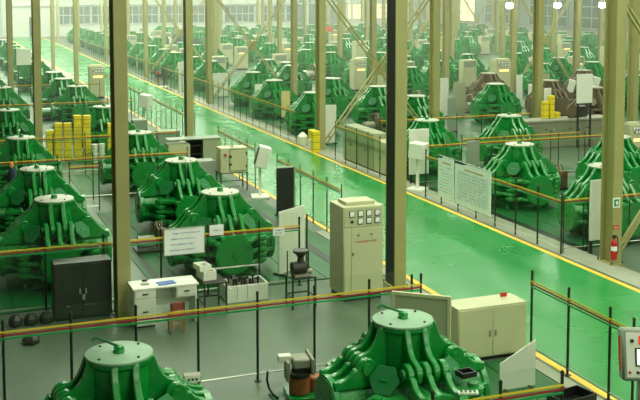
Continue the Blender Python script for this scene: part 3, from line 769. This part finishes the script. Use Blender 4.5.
# vacuum pump on its stand
table(6.72, 18.5, .50, .42, .60, 'dark steel stand under the cast motor near the meter cabinet', name='motor_stand')
t = thing('cast_motor', 'dark cast pump motor with flared mouth on its stand', 'motor', (6.72, 18.5, .60), .0)
part('foot_plate', B(-.16, .16, -.12, .12, 0, .03), M_GREYM, t, .004)
part('drum', MB().lathe([(.06, -.17), (.12, -.16), (.125, .10), (.09, .15), (.05, .16)], 18, 'X', (-.02, 0, .16)), M_ROCK, t)
part('neck', MB().lathe([(.085, .2), (.07, .28), (.06, .36), (.10, .42), (.155, .46), (.155, .50), (.12, .505)], 18), M_ROCK, t)
part('outlet', MB().tube((.1, -.05, .10), (.20, -.09, .08), .045, 12, .055), M_GREYM, t)
for sx, sy in ((-.22, .15), (.22, .15)): part('guard_bar', MB().tube((sx, sy, 0), (sx, sy, .46), .012, 8), M_STEEL, t)
# white partition panel
a_, b_ = at(279, 277), at(304.5, 268)
ang = math.atan2(b_.y - a_.y, b_.x - a_.x); ln = (b_ - a_).length
t = thing('partition_panel', 'white partition panel behind the cast motor', 'panel', (a_.x, a_.y, 0), ang)
part('sheet', B(0, ln, -.012, .012, .06, 1.41), M_WHITE, t, .003)
for u in (.05, ln - .05): part('foot', B(u - .025, u + .025, -.18, .18, 0, .06), M_STEEL, t)
part('end_post', MB().tube((ln + .06, -.02, 0), (ln + .06, -.02, 1.2), .02, 8), M_STEEL, t)
# whiteboard and papers hung on the second fence
def board(name, x0, x1, y, z0, z1, label, lines=0, ink=M_INK, cat='board', frame=True, seed=1):
    t = thing(name, label, cat, ((x0 + x1) / 2, y, 0)); w = x1 - x0
    part('sheet', B(-w / 2, w / 2, -.006, .006, z0, z1), M_PAPER, t)
    if frame:
        part('frame', MB().box(-w / 2 - .012, w / 2 + .012, -.012, .008, z1, z1 + .015).box(-w / 2 - .012, w / 2 + .012, -.012, .008, z0 - .015, z0).box(-w / 2 - .012, -w / 2, -.012, .008, z0, z1).box(w / 2, w / 2 + .012, -.012, .008, z0, z1), M_BRIGHT, t)
    r_ = random.Random(seed)
    for i in range(lines):
        z = z1 - (z1 - z0) * (i + .8) / (lines + .6); u = -w / 2 + w * (.12 + (.08 if i == 0 else r_.uniform(0, .06))); g = MB()
        end = w / 2 - w * r_.uniform(.1, .3)
        while u < end:
            l_ = r_.uniform(.010, .03); dz = r_.uniform(-.02, .02)
            g.tube((u, -.0065, z + dz), (u + l_, -.0065, z - dz + r_.uniform(-.008, .008)), .0042, 4); u += l_ * r_.uniform(.5, 1.3)
        part('written_line', g, ink, t, smooth=False)
    return t
x0, x1 = atY(164, 240, 19.76).x, atY(204, 240, 19.76).x
board('whiteboard', x0, x1, 19.74, .91, 1.42, 'whiteboard with blue handwriting hung on the fence', 4, M_INK)
board('notice_sheet', atY(209.5, 230, 19.76).x, atY(223.5, 230, 19.76).x, 19.76, 1.22, 1.43, 'small blank white notice right of the whiteboard', 1, M_INKG, 'notice', False)
board('notice_sheet', atY(273, 235, 19.76).x, atY(284.5, 235, 19.76).x, 19.76, 1.10, 1.26, 'small white notice with a printed line near the partition', 2, M_INKD, 'notice', False)
# printed posters on the right-hand fence (they face the aisle)
def poster(ya, yb, z0, z1, label, rows_, cols_):
    t = thing('poster_board', label, 'poster', (13.60, (ya + yb) / 2, 0), -PI / 2); w = abs(yb - ya)
    part('sheet', B(-w / 2, w / 2, -.008, .008, z0, z1), M_PAPER, t)
    part('header_band', MB().prism([(-w / 2, z1), (-w / 2, z1 - .08), (-w / 2 + .22 * w, z1 - .07), (-w / 2 + .36 * w, z1 - .022), (w / 2, z1 - .018), (w / 2, z1 - .008), (-w / 2 + .3 * w, z1 - .008)], .003, 'XZ', -.0095), M_INKD, t)
    part('title_line', B(-w * .22, w * .3, -.0105, -.008, z1 - .2, z1 - .165), M_INKO, t)
    if cols_:
        g = MB()
        for i in range(rows_ + 1): z = z1 - .26 - (z1 - z0 - .4) * i / rows_; g.box(-w * .42, w * .42, -.0095, -.008, z - .002, z + .002)
        for j in range(cols_ + 1): u = -w * .42 + w * .84 * j / cols_; g.box(u - .002, u + .002, -.0095, -.008, z0 + .14, z1 - .26)
        q = part('table_grid', g, M_INKG, t, smooth=False)
    for i in range(rows_):
        z = z1 - .26 - (z1 - z0 - .4) * (i + .5) / rows_; g = MB(); u = -w * .4
        while u < w * .38:
            l_ = rr.uniform(.02, .06)
            if rr.random() < .72: g.box(u, u + l_, -.0095, -.008, z - .007, z + .007)
            u += l_ + .012
        part('printed_line', g, M_INKG if i else M_INK, t, smooth=False)
poster(25.95, 25.03, .24, 1.42, 'narrow printed poster on the fence, left of the wide one', 9, 0)
poster(24.95, 23.03, .24, 1.42, 'wide printed poster with a table on the fence', 9, 12)
# fire extinguisher and signs on the column
ex = xdir(615.5) * 18.95
t = thing('fire_extinguisher', 'red fire extinguisher hung on the right-hand column', 'extinguisher', (ex - .13, 18.652, .16))
part('bracket', B(-.05, .05, .06, .09, .18, .30), M_STEEL, t)
part('cylinder', MB().lathe([(.06, 0), (.072, .02), (.072, .36), (.055, .42), (.025, .45), (.025, .48)], 18), M_RED, t)
part('label_sheet', MB().lathe([(.0735, .20), (.0735, .30)], 18), M_PAPER, t)
part('valve', B(-.03, .03, -.02, .02, .48, .53), M_BLACK, t, .004)
part('lever', B(-.02, .02, -.10, .02, .53, .545), M_BLACK, t)
part('hose', MB().path([(.02, 0, .5), (.085, -.01, .48), (.10, -.01, .35), (.09, -.01, .12)], .012, 8), M_BLACK, t)
t = thing('safety_sign', 'small green and white sign on the column over the extinguisher', 'sign', (ex - .02, 18.726, 0))
part('plate', B(-.11, .07, -.01, .0, 1.30, 1.52), M_PAPER, t); part('symbol_field', B(-.085, .045, -.013, -.01, 1.33, 1.49), M_SIGN, t); part('symbol', MB().prism([(-.05, 1.40), (-.02, 1.40), (-.02, 1.36), (.01, 1.36), (.01, 1.40), (.03, 1.40), (-.01, 1.46)], .003, 'XZ', -.0145), M_PAPER, t)
t = thing('warning_tag', 'small red tag on the column above the extinguisher', 'sign', (ex - .02, 18.726, 0))
part('plate', B(-.09, .05, -.01, 0, .82, .90), M_RED, t); part('line', B(-.07, .03, -.012, -.01, .85, .862), M_PAPER, t)
# dark anvil blocks on the floor
for i, (x, y, r, lab) in enumerate(((15.5, 326, .14, 'dark round anvil block, leftmost on the floor by the fence'), (31, 324.5, .14, 'dark round anvil block, middle of the three by the fence'), (46.5, 322.5, .14, 'dark round anvil block nearest the dark cabinet'), (31.5, 343, .16, 'flat dark anvil block lying in front of the other three'))):
    p = at(x, y); k_ = .6 if i == 3 else 1.0
    t = thing('anvil_block', lab, 'block', (p.x, p.y, 0), i * .7)
    part('body', MB().lathe([(r * .75, 0), (r, r * .35 * k_), (r * .98, r * .9 * k_), (r * .55, r * 1.45 * k_)], 7), M_ROCK, t, .01, smooth=False)
    part('facet', MB().lathe([(r * .4, r * 1.45 * k_), (r * .38, r * 1.5 * k_)], 7), M_STEEL, t)
# motor and junction box by the front presses
p = at(299, 398)
t = thing('pump_motor', 'rusty pump motor with grey lid left of the large front press', 'motor', (p.x + .05, p.y, 0), -.15)
part('skid', B(-.24, .28, -.28, .25, .02, .1), M_GREEN, t, .006)
part('drum', MB().lathe([(.13, .1), (.16, .12), (.16, .36), (.13, .38)], 20, 'Z', (-.05, -.05, 0)), M_RUST, t)
part('drum', MB().lathe([(.10, .1), (.12, .12), (.12, .30), (.1, .32)], 18, 'Z', (.19, .03, 0)), M_RUST, t)
part('collar', MB().lathe([(.12, .38), (.175, .39), (.175, .43), (.12, .44), (.12, .50)], 20, 'Z', (-.05, -.05, 0)), M_STEEL, t)
part('lid_block', B(-.16, .10, -.16, .16, .50, .64), M_GREYM, t, .02)
part('terminal_box', B(-.36, -.16, .0, .14, .56, .66), M_WHITE, t, .01)
part('lever_arm', B(.10, .15, -.22, .26, .42, .66), M_GREYM, t, .01)
part('lever_arm', B(-.26, -.20, -.12, .1, .30, .6), M_GREYM, t, .01)
t = tag(part('power_cable', MB().path([at(267.5, 372, .42), at(267, 380, .2), at(269, 388, .08), at(273, 394, .04), at(278, 398, .03)], .018, 8), M_CABLE, None), 'black bent cable on the floor left of the pump motor', 'cable')
p = at(192, 381, 1.105)
t = thing('junction_box', 'small grey junction box on the arm of the left front press', 'box', (p.x, p.y, 1.108), -.12)
part('body', B(-.11, .11, -.07, .07, 0, .09), M_GREYM, t, .008); part('cover', B(-.10, .10, -.075, -.07, .01, .08), M_WHITE, t)
for u in (-.05, .0, .05): part('socket', MB().tube((u, -.075, .045), (u, -.085, .045), .016, 8), M_BLACK, t)
p = at(466, 376, 1.105)
t = thing('dark_tray', 'small dark square tray on the arm of the large front press', 'tray', (p.x, p.y, 1.108), .1)
part('bottom', B(-.11, .11, -.09, .09, 0, .015), M_BLACK, t)
part('rim', MB().box(-.11, .11, -.09, -.07, .015, .07).box(-.11, .11, .07, .09, .015, .07).box(-.11, -.09, -.07, .07, .015, .07).box(.09, .11, -.07, .07, .015, .07), M_BLACK, t)
p = at(468, 394, 1.105)
t = thing('keypad', 'white keypad pendant lying on the large front press', 'keypad', (p.x, p.y, 1.108), -.35)
part('body', B(-.13, .13, -.05, .05, 0, .03), M_WHITE, t, .006)
for i in range(4):
    for j in range(2): part('key', B(-.10 + i * .055, -.065 + i * .055, -.03 + j * .035, -.008 + j * .035, .03, .036), M_STEEL, t)
# beige box on a stand, open cabinet, grey boards left of the aisle
p = at(232, 189); 
table(p.x, p.y, .86, .5, .55, 'dark steel stand under the beige latched box', name='box_stand')
t = thing('latched_box', 'beige steel box with latches and red button on a stand', 'box', (p.x, p.y, .55))
part('body', B(-.42, .42, -.26, .26, 0, .76), M_BEIGE, t, .01)
dr = part('door', B(-.12, .38, -.275, -.26, .06, .70), M_BEIGE, t, .004)
for z in (.18, .58): part('hinge', B(.36, .40, -.29, -.26, z - .04, z + .04), M_STEEL, dr)
part('door_frame', MB().box(-.15, .41, -.265, -.26, .70, .715).box(-.15, .41, -.265, -.26, .045, .06).box(-.15, -.135, -.265, -.26, .06, .70), M_STEEL, t)
for z in (.26, .5): part('latch', B(-.16, -.08, -.295, -.27, z - .03, z + .03), M_STEEL, dr)
part('red_button', MB().tube((-.28, -.26, .56), (-.28, -.30, .56), .04, 12), M_RED, t)
part('lid_lamp', B(-.05, .05, -.05, .05, .76, .80), M_GREYM, t)
t = thing('open_cabinet', 'beige open cabinet showing dark shelves behind second press', 'cabinet', (at(192, 172).x, at(192, 172).y, 0))
part('left_box', B(-.85, -.12, -.28, .28, .06, 1.0), M_BEIGE, t, .006); part('right_box', B(.32, .92, -.28, .28, .06, 1.12), M_BEIGE2, t, .006)
part('back_panel', B(-.12, .32, .2, .28, .06, 1.08), M_DARKREC, t)
for z in (.3, .62, .9): part('shelf', B(-.12, .32, -.24, .2, z, z + .03), M_STEEL, t)
part('top_board', B(-.86, .93, -.3, .3, 1.12, 1.16), M_GREYC, t, .004); part('base_board', B(-.85, .92, -.27, .27, 0, .06), M_BLACK, t)
cabinet('grey_cabinet', at(209, 190).x - .28, at(209, 190).y + .12, .9, .5, .92, 'grey metal cabinet just behind the second press', M_GREYC, 1)
cabinet('grey_cabinet', at(168, 156).x, at(168, 156).y, .8, .5, .95, 'grey metal cabinet under the far column left of aisle', M_GREYC, 1)
cabinet('grey_cabinet', at(142, 146).x - .1, at(142, 146).y, .55, .5, 1.05, 'pale grey cabinet under the tilted pedestal box', M_GREYC, 1)
cabinet('grey_cabinet', .95, 27.5, .5, .7, 1.1, 'grey cabinet cut by left edge behind the press row', M_GREYC, 1)
# tilted control boxes on pedestals
def pedestal(x, y, label, rz=0.0, h=1.0, bw=.34, bd=.34, bh=.52, m=M_WHITE, tilt=.28, face=M_STEEL):
    t = thing('control_pedestal', label, 'pedestal', (x, y, 0), rz)
    part('base_plate', B(-.3, .3, -.26, .26, 0, .05), M_WHITE, t, .006)
    part('pole', B(-.04, .04, -.04, .04, .05, h), m, t)
    hd = part('control_box', B(-bw / 2, bw / 2, -bd / 2, bd / 2, 0, bh), m, t, .012, (0, 0, h - .02), (-tilt, 0, 0))
    part('screen', B(-bw / 2 + .03, bw / 2 - .03, -bd / 2 - .012, -bd / 2, .06, bh - .06), face, hd, .003)
    for i in range(3): part('button', MB().tube((-.08 + i * .08, -bd / 2, .035), (-.08 + i * .08, -bd / 2 - .02, .035), .014, 8), M_RED if i == 0 else M_BLACK, hd)
    return t
p = at(260, 197); pedestal(p.x, p.y, 'white tilted control box on pole beside the black panel', -1.8, .92, .5, .36, .62)
pedestal(xdir(143.5) * 41.8, 41.8, 'white tilted control box on pole above pale grey cabinet', -2.2, 1.3, .48, .4, .5, tilt=.15)
p = at(417.5, 189.5); pedestal(p.x, p.y, 'white control box on pole in front of the white board', -2.4, 1.0, .5, .46, .46, tilt=.1)
pedestal(xdir(570.5) * 43.1, 43.1, 'white tilted control box left of the white square panel', -2.1, 1.0, .42, .34, .6)
pedestal(xdir(595) * 43.1, 43.1, 'white tilted control box right of the white square panel', -2.1, 1.1, .42, .34, .6)
p = at(164, 87); pedestal(p.x, p.y, 'dark tilted control box on pole at far right aisle edge', -.4, .62, .3, .16, .75, M_BLACK, .25, M_BLACK)
# dark bench with red vice near it
t = thing('work_bench', 'dark small bench with a red vice at the far aisle edge', 'bench', (at(153.5, 84).x + .5, at(153.5, 84).y, 0))
part('bench_top', B(-.34, .34, -.2, .2, .42, .62), M_BLACK, t)
for sx in (-1, 1):
    for sy in (-1, 1): part('leg', B(sx * .26 - .03, sx * .26 + .03, sy * .15 - .03, sy * .15 + .03, 0, .42), M_WOOD, t)
part('vice', B(-.32, -.12, -.12, .12, .62, .78), M_RED, t, .01)
# panels standing between the machines
def panel(x, y, w, h, label, m=M_WHITE, rz=0.0, t_=.05, dots=0, z0=0.05):
    t = thing('standing_panel', label, 'panel', (x, y, 0), rz)
    part('sheet', B(-w / 2, w / 2, -t_ / 2, t_ / 2, z0, h), m, t, .004)
    for s in (-1, 1): part('foot', B(s * w * .4 - .03, s * w * .4 + .03, -.2 if z0 < .1 else -.03, .2 if z0 < .1 else .03, 0, z0), M_STEEL, t)
    for i in range(dots): sbox('indicator_lamp', M_GLOW, t, ((i % 3 - 1) * w * .2, -t_ / 2 - .01, h - .25 - (i // 3) * .3), (.05, .02, .05))
    return t
def panelp(x0, x1, yt, yb, label, Y=None, **kw):
    xm = (x0 + x1) / 2
    p = at(xm, yb) if Y is None else atY(xm, yb, Y)
    w = (atY(x1, yb, p.y) - atY(x0, yb, p.y)).length
    h = atY(xm, yt, p.y).z
    if Y is not None and 'z0' not in kw: kw['z0'] = max(.05, atY(xm, yb, Y).z)
    return panel(p.x, p.y, w, h, label, **kw)
panelp(213, 228, 73, 97, 'pale square panel behind right aisle fence under the left brace')
panelp(255, 271, 84, 108, 'cream panel with orange indicator dots behind the aisle fence', dots=5)
panelp(281.5, 290, 91, 117, 'small cream panel left of the yellow-can column', Y=43.9, m=mat('cream', (216, 196, 130), .5, var=.04))
panelp(178, 184, 62, 92, 'narrow white panel next to the left aisle column')
panelp(440, 448, 78, 117, 'tall white panel, left of the pair by the middle column')
panelp(453, 465, 82, 117, 'beige tall panel, right of the pair by the middle column', m=M_BEIGE2)
panelp(447.5, 456, 98, 132, 'pale translucent-looking panel in front of the beige tall one', m=M_GREYC)
panelp(576.5, 592, 74, 103, 'white square panel among the brown presses', Y=33.2)
panelp(516, 522, 75, 108, 'narrow white panel beside the brown press')
panelp(543.5, 550.5, 88, 120, 'white narrow panel against the column by the concrete block', Y=35.7)
panelp(324.5, 336, 105, 144, 'white board leaning behind the aisle fence at yellow cans')
panelp(409, 428.5, 129, 174, 'white board in front of the press beside the near column', Y=28.95)
panelp(589.5, 603.5, 180, 233, 'white door-sized panel behind the extinguisher column', Y=19.72, z0=.32)
panelp(16.5, 31.5, 49, 65, 'pale large panel far back at the left edge', Y=60)
panelp(540, 549, 74, 90, 'small beige panel left of the brown press', m=M_BEIGE2, Y=44)
panelp(467, 479, 141, 168, 'grey framed screen leaning near the posters', m=M_GREYC, Y=28.2)
# black panel by left aisle edge
a_, b_ = at(299, 212), at(312.5, 205)
t = thing('black_screen', 'black upright panel with pale edge at the left aisle edge', 'panel', (9.02, 26.0, 0))
part('sheet', B(-.26, .22, -.03, .03, .04, 1.32), M_BLACK, t); part('edge_frame', MB().box(.22, .26, -.04, .04, 0, 1.34).box(-.26, .26, -.04, .04, 1.32, 1.35), M_GREYC, t); part('foot', B(-.25, .25, -.2, .2, 0, .04), M_STEEL, t)
# long beige cabinets behind the right-hand fence
for i, (ya, yb, lab) in enumerate(((33.9, 32.6, 'far beige floor cabinet'), (32.55, 31.25, 'middle beige floor cabinet'), (31.2, 30.2, 'near beige floor cabinet'))):
    cabinet('floor_cabinet', 14.2, (ya + yb) / 2, abs(ya - yb), .5, 1.28 if i < 2 else 1.1, lab + ' in the row behind the right aisle fence', (M_BEIGE2, M_BEIGE2, M_BEIGE)[i], 2, -PI / 2)
# concrete blocks and castings
t = thing('concrete_block', 'low grey concrete block behind the second fence at right', 'block', (23.2, 33.9, 0))
part('body', B(-1.9, 1.9, -.35, .35, 0, 1.0), M_BLOCK, t, .02); part('slab', B(-1.95, 1.95, -.4, .4, 1.0, 1.08), M_KERB, t, .01)
for u in (-1.0, .1, .9): part('lifting_hook', B(u - .06, u + .06, -.37, -.35, .7, .74), M_STEEL, t)
p = at(578, 112, 1.1)
t = thing('raw_casting_part', 'brown round casting with dark body on the concrete block', 'casting', (23.7, 33.9, 1.08), .3)
part('wheel', MB().lathe([(.05, -.06), (.28, -.05), (.28, .05), (.05, .06)], 20, 'Y', (-.3, -.1, .28)), M_RAW, t); part('body', B(-.1, .65, -.16, .2, 0, .42), M_STEEL, t, .03); part('shaft', MB().tube((-.1, 0, .28), (.8, 0, .3), .06, 10), M_BLACK, t)
# cartons and buckets
car_m = {}
def carton(x, y, z, label, group, m=M_YBOX, w=.27, d=.24, h=.27, rz=0):
    k_ = (m.name, w, d, h)
    if k_ not in car_m:
        car_m[k_] = (B(-w / 2, w / 2, -d / 2, d / 2, 0, h).mesh('carton', m, .012), B(-w / 2 - .002, w / 2 + .002, -d / 2 - .002, d / 2 + .002, h * .42, h * .5).mesh('strap', mat('strap_dark', (150, 130, 22), .5, var=.05)))
    t = thing('carton', label, 'carton', (x, y, z), rz, group)
    link('body', car_m[k_][0], t); link('strap', car_m[k_][1], t)
rr = random.Random(11)
for c, (px0, n, nm) in enumerate(((50.5, 4, 'lowest leftmost column'), (58, 5, 'second column from left'), (66, 5, 'middle column'), (75, 6, 'tall column right of the middle'), (83.3, 6, 'rightmost tall column'))):
    q = at(px0, 160.5)
    for i in range(n): carton(q.x + c * .035 + rr.uniform(-.006, .006), q.y + rr.uniform(-.03, .03), i * .27, 'yellow carton in the %s of the carton pile' % nm, 'yellow carton column, ' + nm, rz=rr.uniform(-.03, .03))
q = Vector((xdir(109.5) * 36.6, 36.6, 0))
for i in range(5): carton(q.x, q.y, i * .27, 'yellow carton in the single stack left of the desk column', 'single yellow carton stack')
def bucket(x, y, z, label, m, r=.16, h=.3, group=None):
    t = thing('bucket', label, 'bucket', (x, y, z), 0, group)
    part('shell', MB().lathe([(r * .86, 0), (r * .95, h * .9), (r, h * .92), (r, h)], 16), m, t); part('lid', MB().lathe([(r * .96, h), (r * .96, h + .02), (r * .6, h + .025)], 16), m, t)
for x, y, z, l in ((92.5, 157, 0, 'white bucket right of the yellow cartons, lower left'), (99.5, 156, 0, 'white bucket right of the yellow cartons, lower right'), (92.5, 157, .33, 'white bucket standing on the lower left white bucket'), (99.5, 156, .33, 'white bucket standing on the lower right white bucket')):
    bucket(xdir(x) * 36.5, 36.5, z, l, M_WHITE, .12, .3)
q = at(305.5, 151); bucket(13.95, 37.0, 0, 'white bucket under the yellow one at the aisle column', M_WHITE, .19, .3); bucket(13.95, 37.0, .33, 'yellow bucket on the white one at the aisle column', M_YBOX, .19, .32)
for i in range(3): carton(xdir(315.5) * 35.75, 35.75, i * .27, 'yellow carton in the stack leaning by the aisle column foot', 'yellow cartons at the aisle column')
t = thing('white_sack', 'white lumpy sack left of the yellow bucket', 'sack', (13.75, 37.6, 0)); part('bag', MB().lathe([(.14, 0), (.2, .1), (.19, .35), (.1, .46), (.05, .5)], 12), M_WHITE, t); part('tie', MB().lathe([(.06, .44), (.06, .47)], 10), M_STEEL, t)
for c, (px0, n) in enumerate(((547, 3), (553, 4), (559, 1))):
    pz = xdir(px0) * 34.0
    for i in range(n): carton(pz, 34.05, 1.08 + .22 * i, 'yellow carton on the concrete block, in its %s' % ('left stack', 'tall middle stack', 'single right place')[c], 'yellow cartons on the concrete block', w=.2, h=.22, d=.24)
q = at(278.5, 66); 
t = thing('yellow_drum', 'yellow drum standing among the far presses', 'drum', (at(279, 70, 0).x, at(279, 70, 0).y, 0)); part('shell', MB().lathe([(.3, 0), (.3, .28), (.32, .3), (.3, .32), (.3, .6), (.32, .62), (.3, .64), (.3, .92)], 18), M_YBOX, t); part('lid', MB().lathe([(.31, .92), (.31, .95), (.2, .95)], 18), M_YBOX, t)
# pump units beside the presses
def pump_unit(x, y, label, k_=1.0, rz=0.0, green=False):
    t = thing('pump_unit', label, 'pump', (x, y, 0), rz); t.scale = (k_, k_, k_)
    part('skid', B(-.4, .4, -.28, .28, 0, .06), M_STEEL, t)
    part('motor', MB().lathe([(.05, -.26), (.15, -.25), (.15, .12), (.1, .16)], 16, 'X', (-.1, -.08, .24)), M_GREEN if green else M_GREYM, t)
    part('valve_stack', B(.12, .34, -.2, .1, .06, .52), M_RAW, t, .01)
    for i in range(4): part('pipe', MB().path([(.14 + i * .05, -.05, .5), (.12 + i * .06, .05, .66), (.0 + i * .07, .2, .6), (-.1 + i * .06, .26, .1)], .014, 6), (M_BRIGHT, M_RUST, M_BRIGHT, M_BLACK)[i], t)
    part('gauge', MB().lathe([(.05, 0), (.05, .03)], 12, 'Y', (.22, -.24, .44)), M_RUST, t)
pump_unit(xdir(149) * 23.7, 23.7, 'pump unit with copper pipes left of whiteboard press', 1.0)
pump_unit(xdir(556) * 26.6, 26.6, 'grey pump unit right of the posters press', 1.1)
pump_unit(at(372, 132).x, at(372, 132).y, 'pump unit with pipes behind the long beige cabinets', 1.2)
pump_unit(at(60, 128).x, at(60, 128).y + 3, 'green pump unit behind the yellow cartons', 1.5, 0, True)
pump_unit(at(470, 112).x, at(470, 112).y, 'dark pump unit right of the beige tall panel', 1.3, .4)
pump_unit(at(312, 80).x, at(312, 80).y, 'pale pump unit beside the yellow-can column top', 1.6)
pump_unit(at(408, 108).x + .4, at(408, 108).y, 'pale pump unit right of the near meter column', 1.3)
# dark covered machines by the back, red sign, jacket
for x, y, lab in ((164, 42, 'dark covered machine far back, leftmost of three'), (177, 45, 'dark covered machine far back, middle of three'), (197, 51, 'dark covered machine far back, right of aisle column')):
    q = atY(x, y, 92 if x < 190 else 84)
    t = thing('covered_machine', lab, 'machine', (q.x, q.y, 0)); t.scale = (.52, .52, .85); part('cover', MB().lathe([(1.0, .0), (.98, 1.1), (.85, 1.7), (.4, 2.15), (.1, 2.2)], 9), M_TARP, t, .05); part('base', B(-1.05, 1.05, -1.05, 1.05, 0, .2), M_GREYC, t)
q = atY(329, 29, 95)
t = thing('red_sign', 'red rectangular sign board hanging far back', 'sign', (q.x, 95, 0)); part('plate', B(-.42, .42, -.03, .03, q.z - .28, q.z + .3), M_REDSIGN, t)
for s in (-1, 1): part('post', MB().tube((s * .35, .05, 0), (s * .35, .05, q.z + .3), .03, 6), M_STEEL, t)
q = at(12, 180, .9)
t = thing('work_jacket', 'dark blue work jacket with orange collar hung behind second left press', 'jacket', (q.x, q.y, 0))
part('cloth', MB().lathe([(.10, .55), (.13, .62), (.12, .95), (.10, 1.15), (.05, 1.25)], 9), M_NAVY, t, .01); part('collar', MB().lathe([(.05, 1.25), (.06, 1.30), (.04, 1.38)], 8), M_ORANGE, t); part('hook_stand', MB().tube((0, 0, 0), (0, 0, .6), .02, 8), M_STEEL, t)
# lamps
for x, y, lab in ((509.5, 5, 'left bright hanging lamp of the three'), (557.5, 4.5, 'middle bright hanging lamp of the three'), (602.5, 4.5, 'right bright hanging lamp of the three')):
    q = atY(x, y, 50.5)
    t = thing('hanging_lamp', lab, 'lamp', (q.x, q.y, q.z))
    part('bulb', MB().lathe([(.07, -.2), (.18, -.14), (.22, 0), (.16, .1), (.06, .13)], 16), M_LAMP, t); part('shade', MB().lathe([(.26, .1), (.24, .15), (.09, .24), (.06, .34)], 16), M_GREYC, t); part('cord', MB().tube((0, 0, .28), (0, 0, 11.5 - q.z), .012, 6), M_STEEL, t)

# control cabinets and screens standing between the distant press rows
rc = random.Random(21)
GAP = {12.0: None, 17.65: 'first and second', 22.3: 'second and third', 27.0: 'third and fourth', 31.05: 'fourth and fifth', 39.2: 'sixth and seventh', 47.45: 'eighth and ninth', 55.6: 'tenth and eleventh'}
BUSY = [(o.location.x, o.location.y) for o in C.objects if o.parent is None and o.get('category') not in (None, 'press', 'fence')]
far_cab = B(-.45, .45, -.3, .3, .08, 1.7).mesh('body', M_BEIGE, .01), B(-.40, .40, -.32, -.3, .16, 1.2).mesh('door', M_BEIGE), B(-.42, .42, -.26, .26, 0, .08).mesh('plinth', M_BLACK), B(-.38, .38, -.32, -.3, 1.28, 1.62).mesh('meter_panel', M_GREYC)
far_pan = B(-.55, .55, -.03, .03, .1, 1.35).mesh('sheet', M_WHITE), B(-.5, .5, -.15, .15, 0, .1).mesh('foot', M_STEEL)
far_box = B(-.3, .3, -.25, .25, 0, .9).mesh('body', M_WHITE, .01), B(-.26, .26, -.27, -.25, .08, .82).mesh('door', M_WHITE)
for X, gap in GAP.items():
    if not gap: continue
    for Y in [47.5 + 4.3 * i for i in range(16)]:
        x, y = X + rc.uniform(-.25, .25), Y + rc.uniform(-.6, .6)
        if rc.random() < .22: continue
        if not -5 < pix((x, y, 1))[0] < 645: continue
        if not free(x, y, 1.72 if X not in (17.65, 27.0) else 1.6) or any(abs(x - a) < 1.1 and abs(y - b) < 1.0 for a, b in BUSY): continue
        BUSY.append((x, y))
        kind = rc.choice('cccpb')
        grp = 'cabinets between the %s press rows' % gap
        if kind == 'c':
            t = thing('control_cabinet', 'beige control cabinet in the gap between the %s press rows' % gap, 'cabinet', (x, y, 0), 0, grp)
            for nm, me in zip(('body', 'door', 'plinth', 'meter_panel'), far_cab): link(nm, me, t)
            if rc.random() < .3: sbox('lit_display', M_GLOW, t, (0, -.325, 1.22), (.5, .012, .07))
        elif kind == 'p':
            t = thing('safety_screen', 'white safety screen in the gap between the %s press rows' % gap, 'screen', (x, y, 0), 0, grp.replace('cabinets', 'screens'))
            link('sheet', far_pan[0], t); link('foot', far_pan[1], t)
        else:
            t = thing('supply_box', 'low white supply box in the gap between the %s press rows' % gap, 'box', (x, y, 0), 0, grp.replace('cabinets', 'boxes'))
            link('body', far_box[0], t); link('door', far_box[1], t)

p = at(577, 403)
t = thing('floor_tray', 'black tray on the floor at the bottom edge by the aisle fence', 'tray', (p.x - .1, p.y, 0), .2)
part('bottom', B(-.32, .32, -.2, .2, 0, .02), M_BLACK, t)
part('rim', MB().box(-.32, .32, -.2, -.18, .02, .16).box(-.32, .32, .18, .2, .02, .16).box(-.32, -.3, -.18, .18, .02, .16).box(.3, .32, -.18, .18, .02, .16), M_BLACK, t)
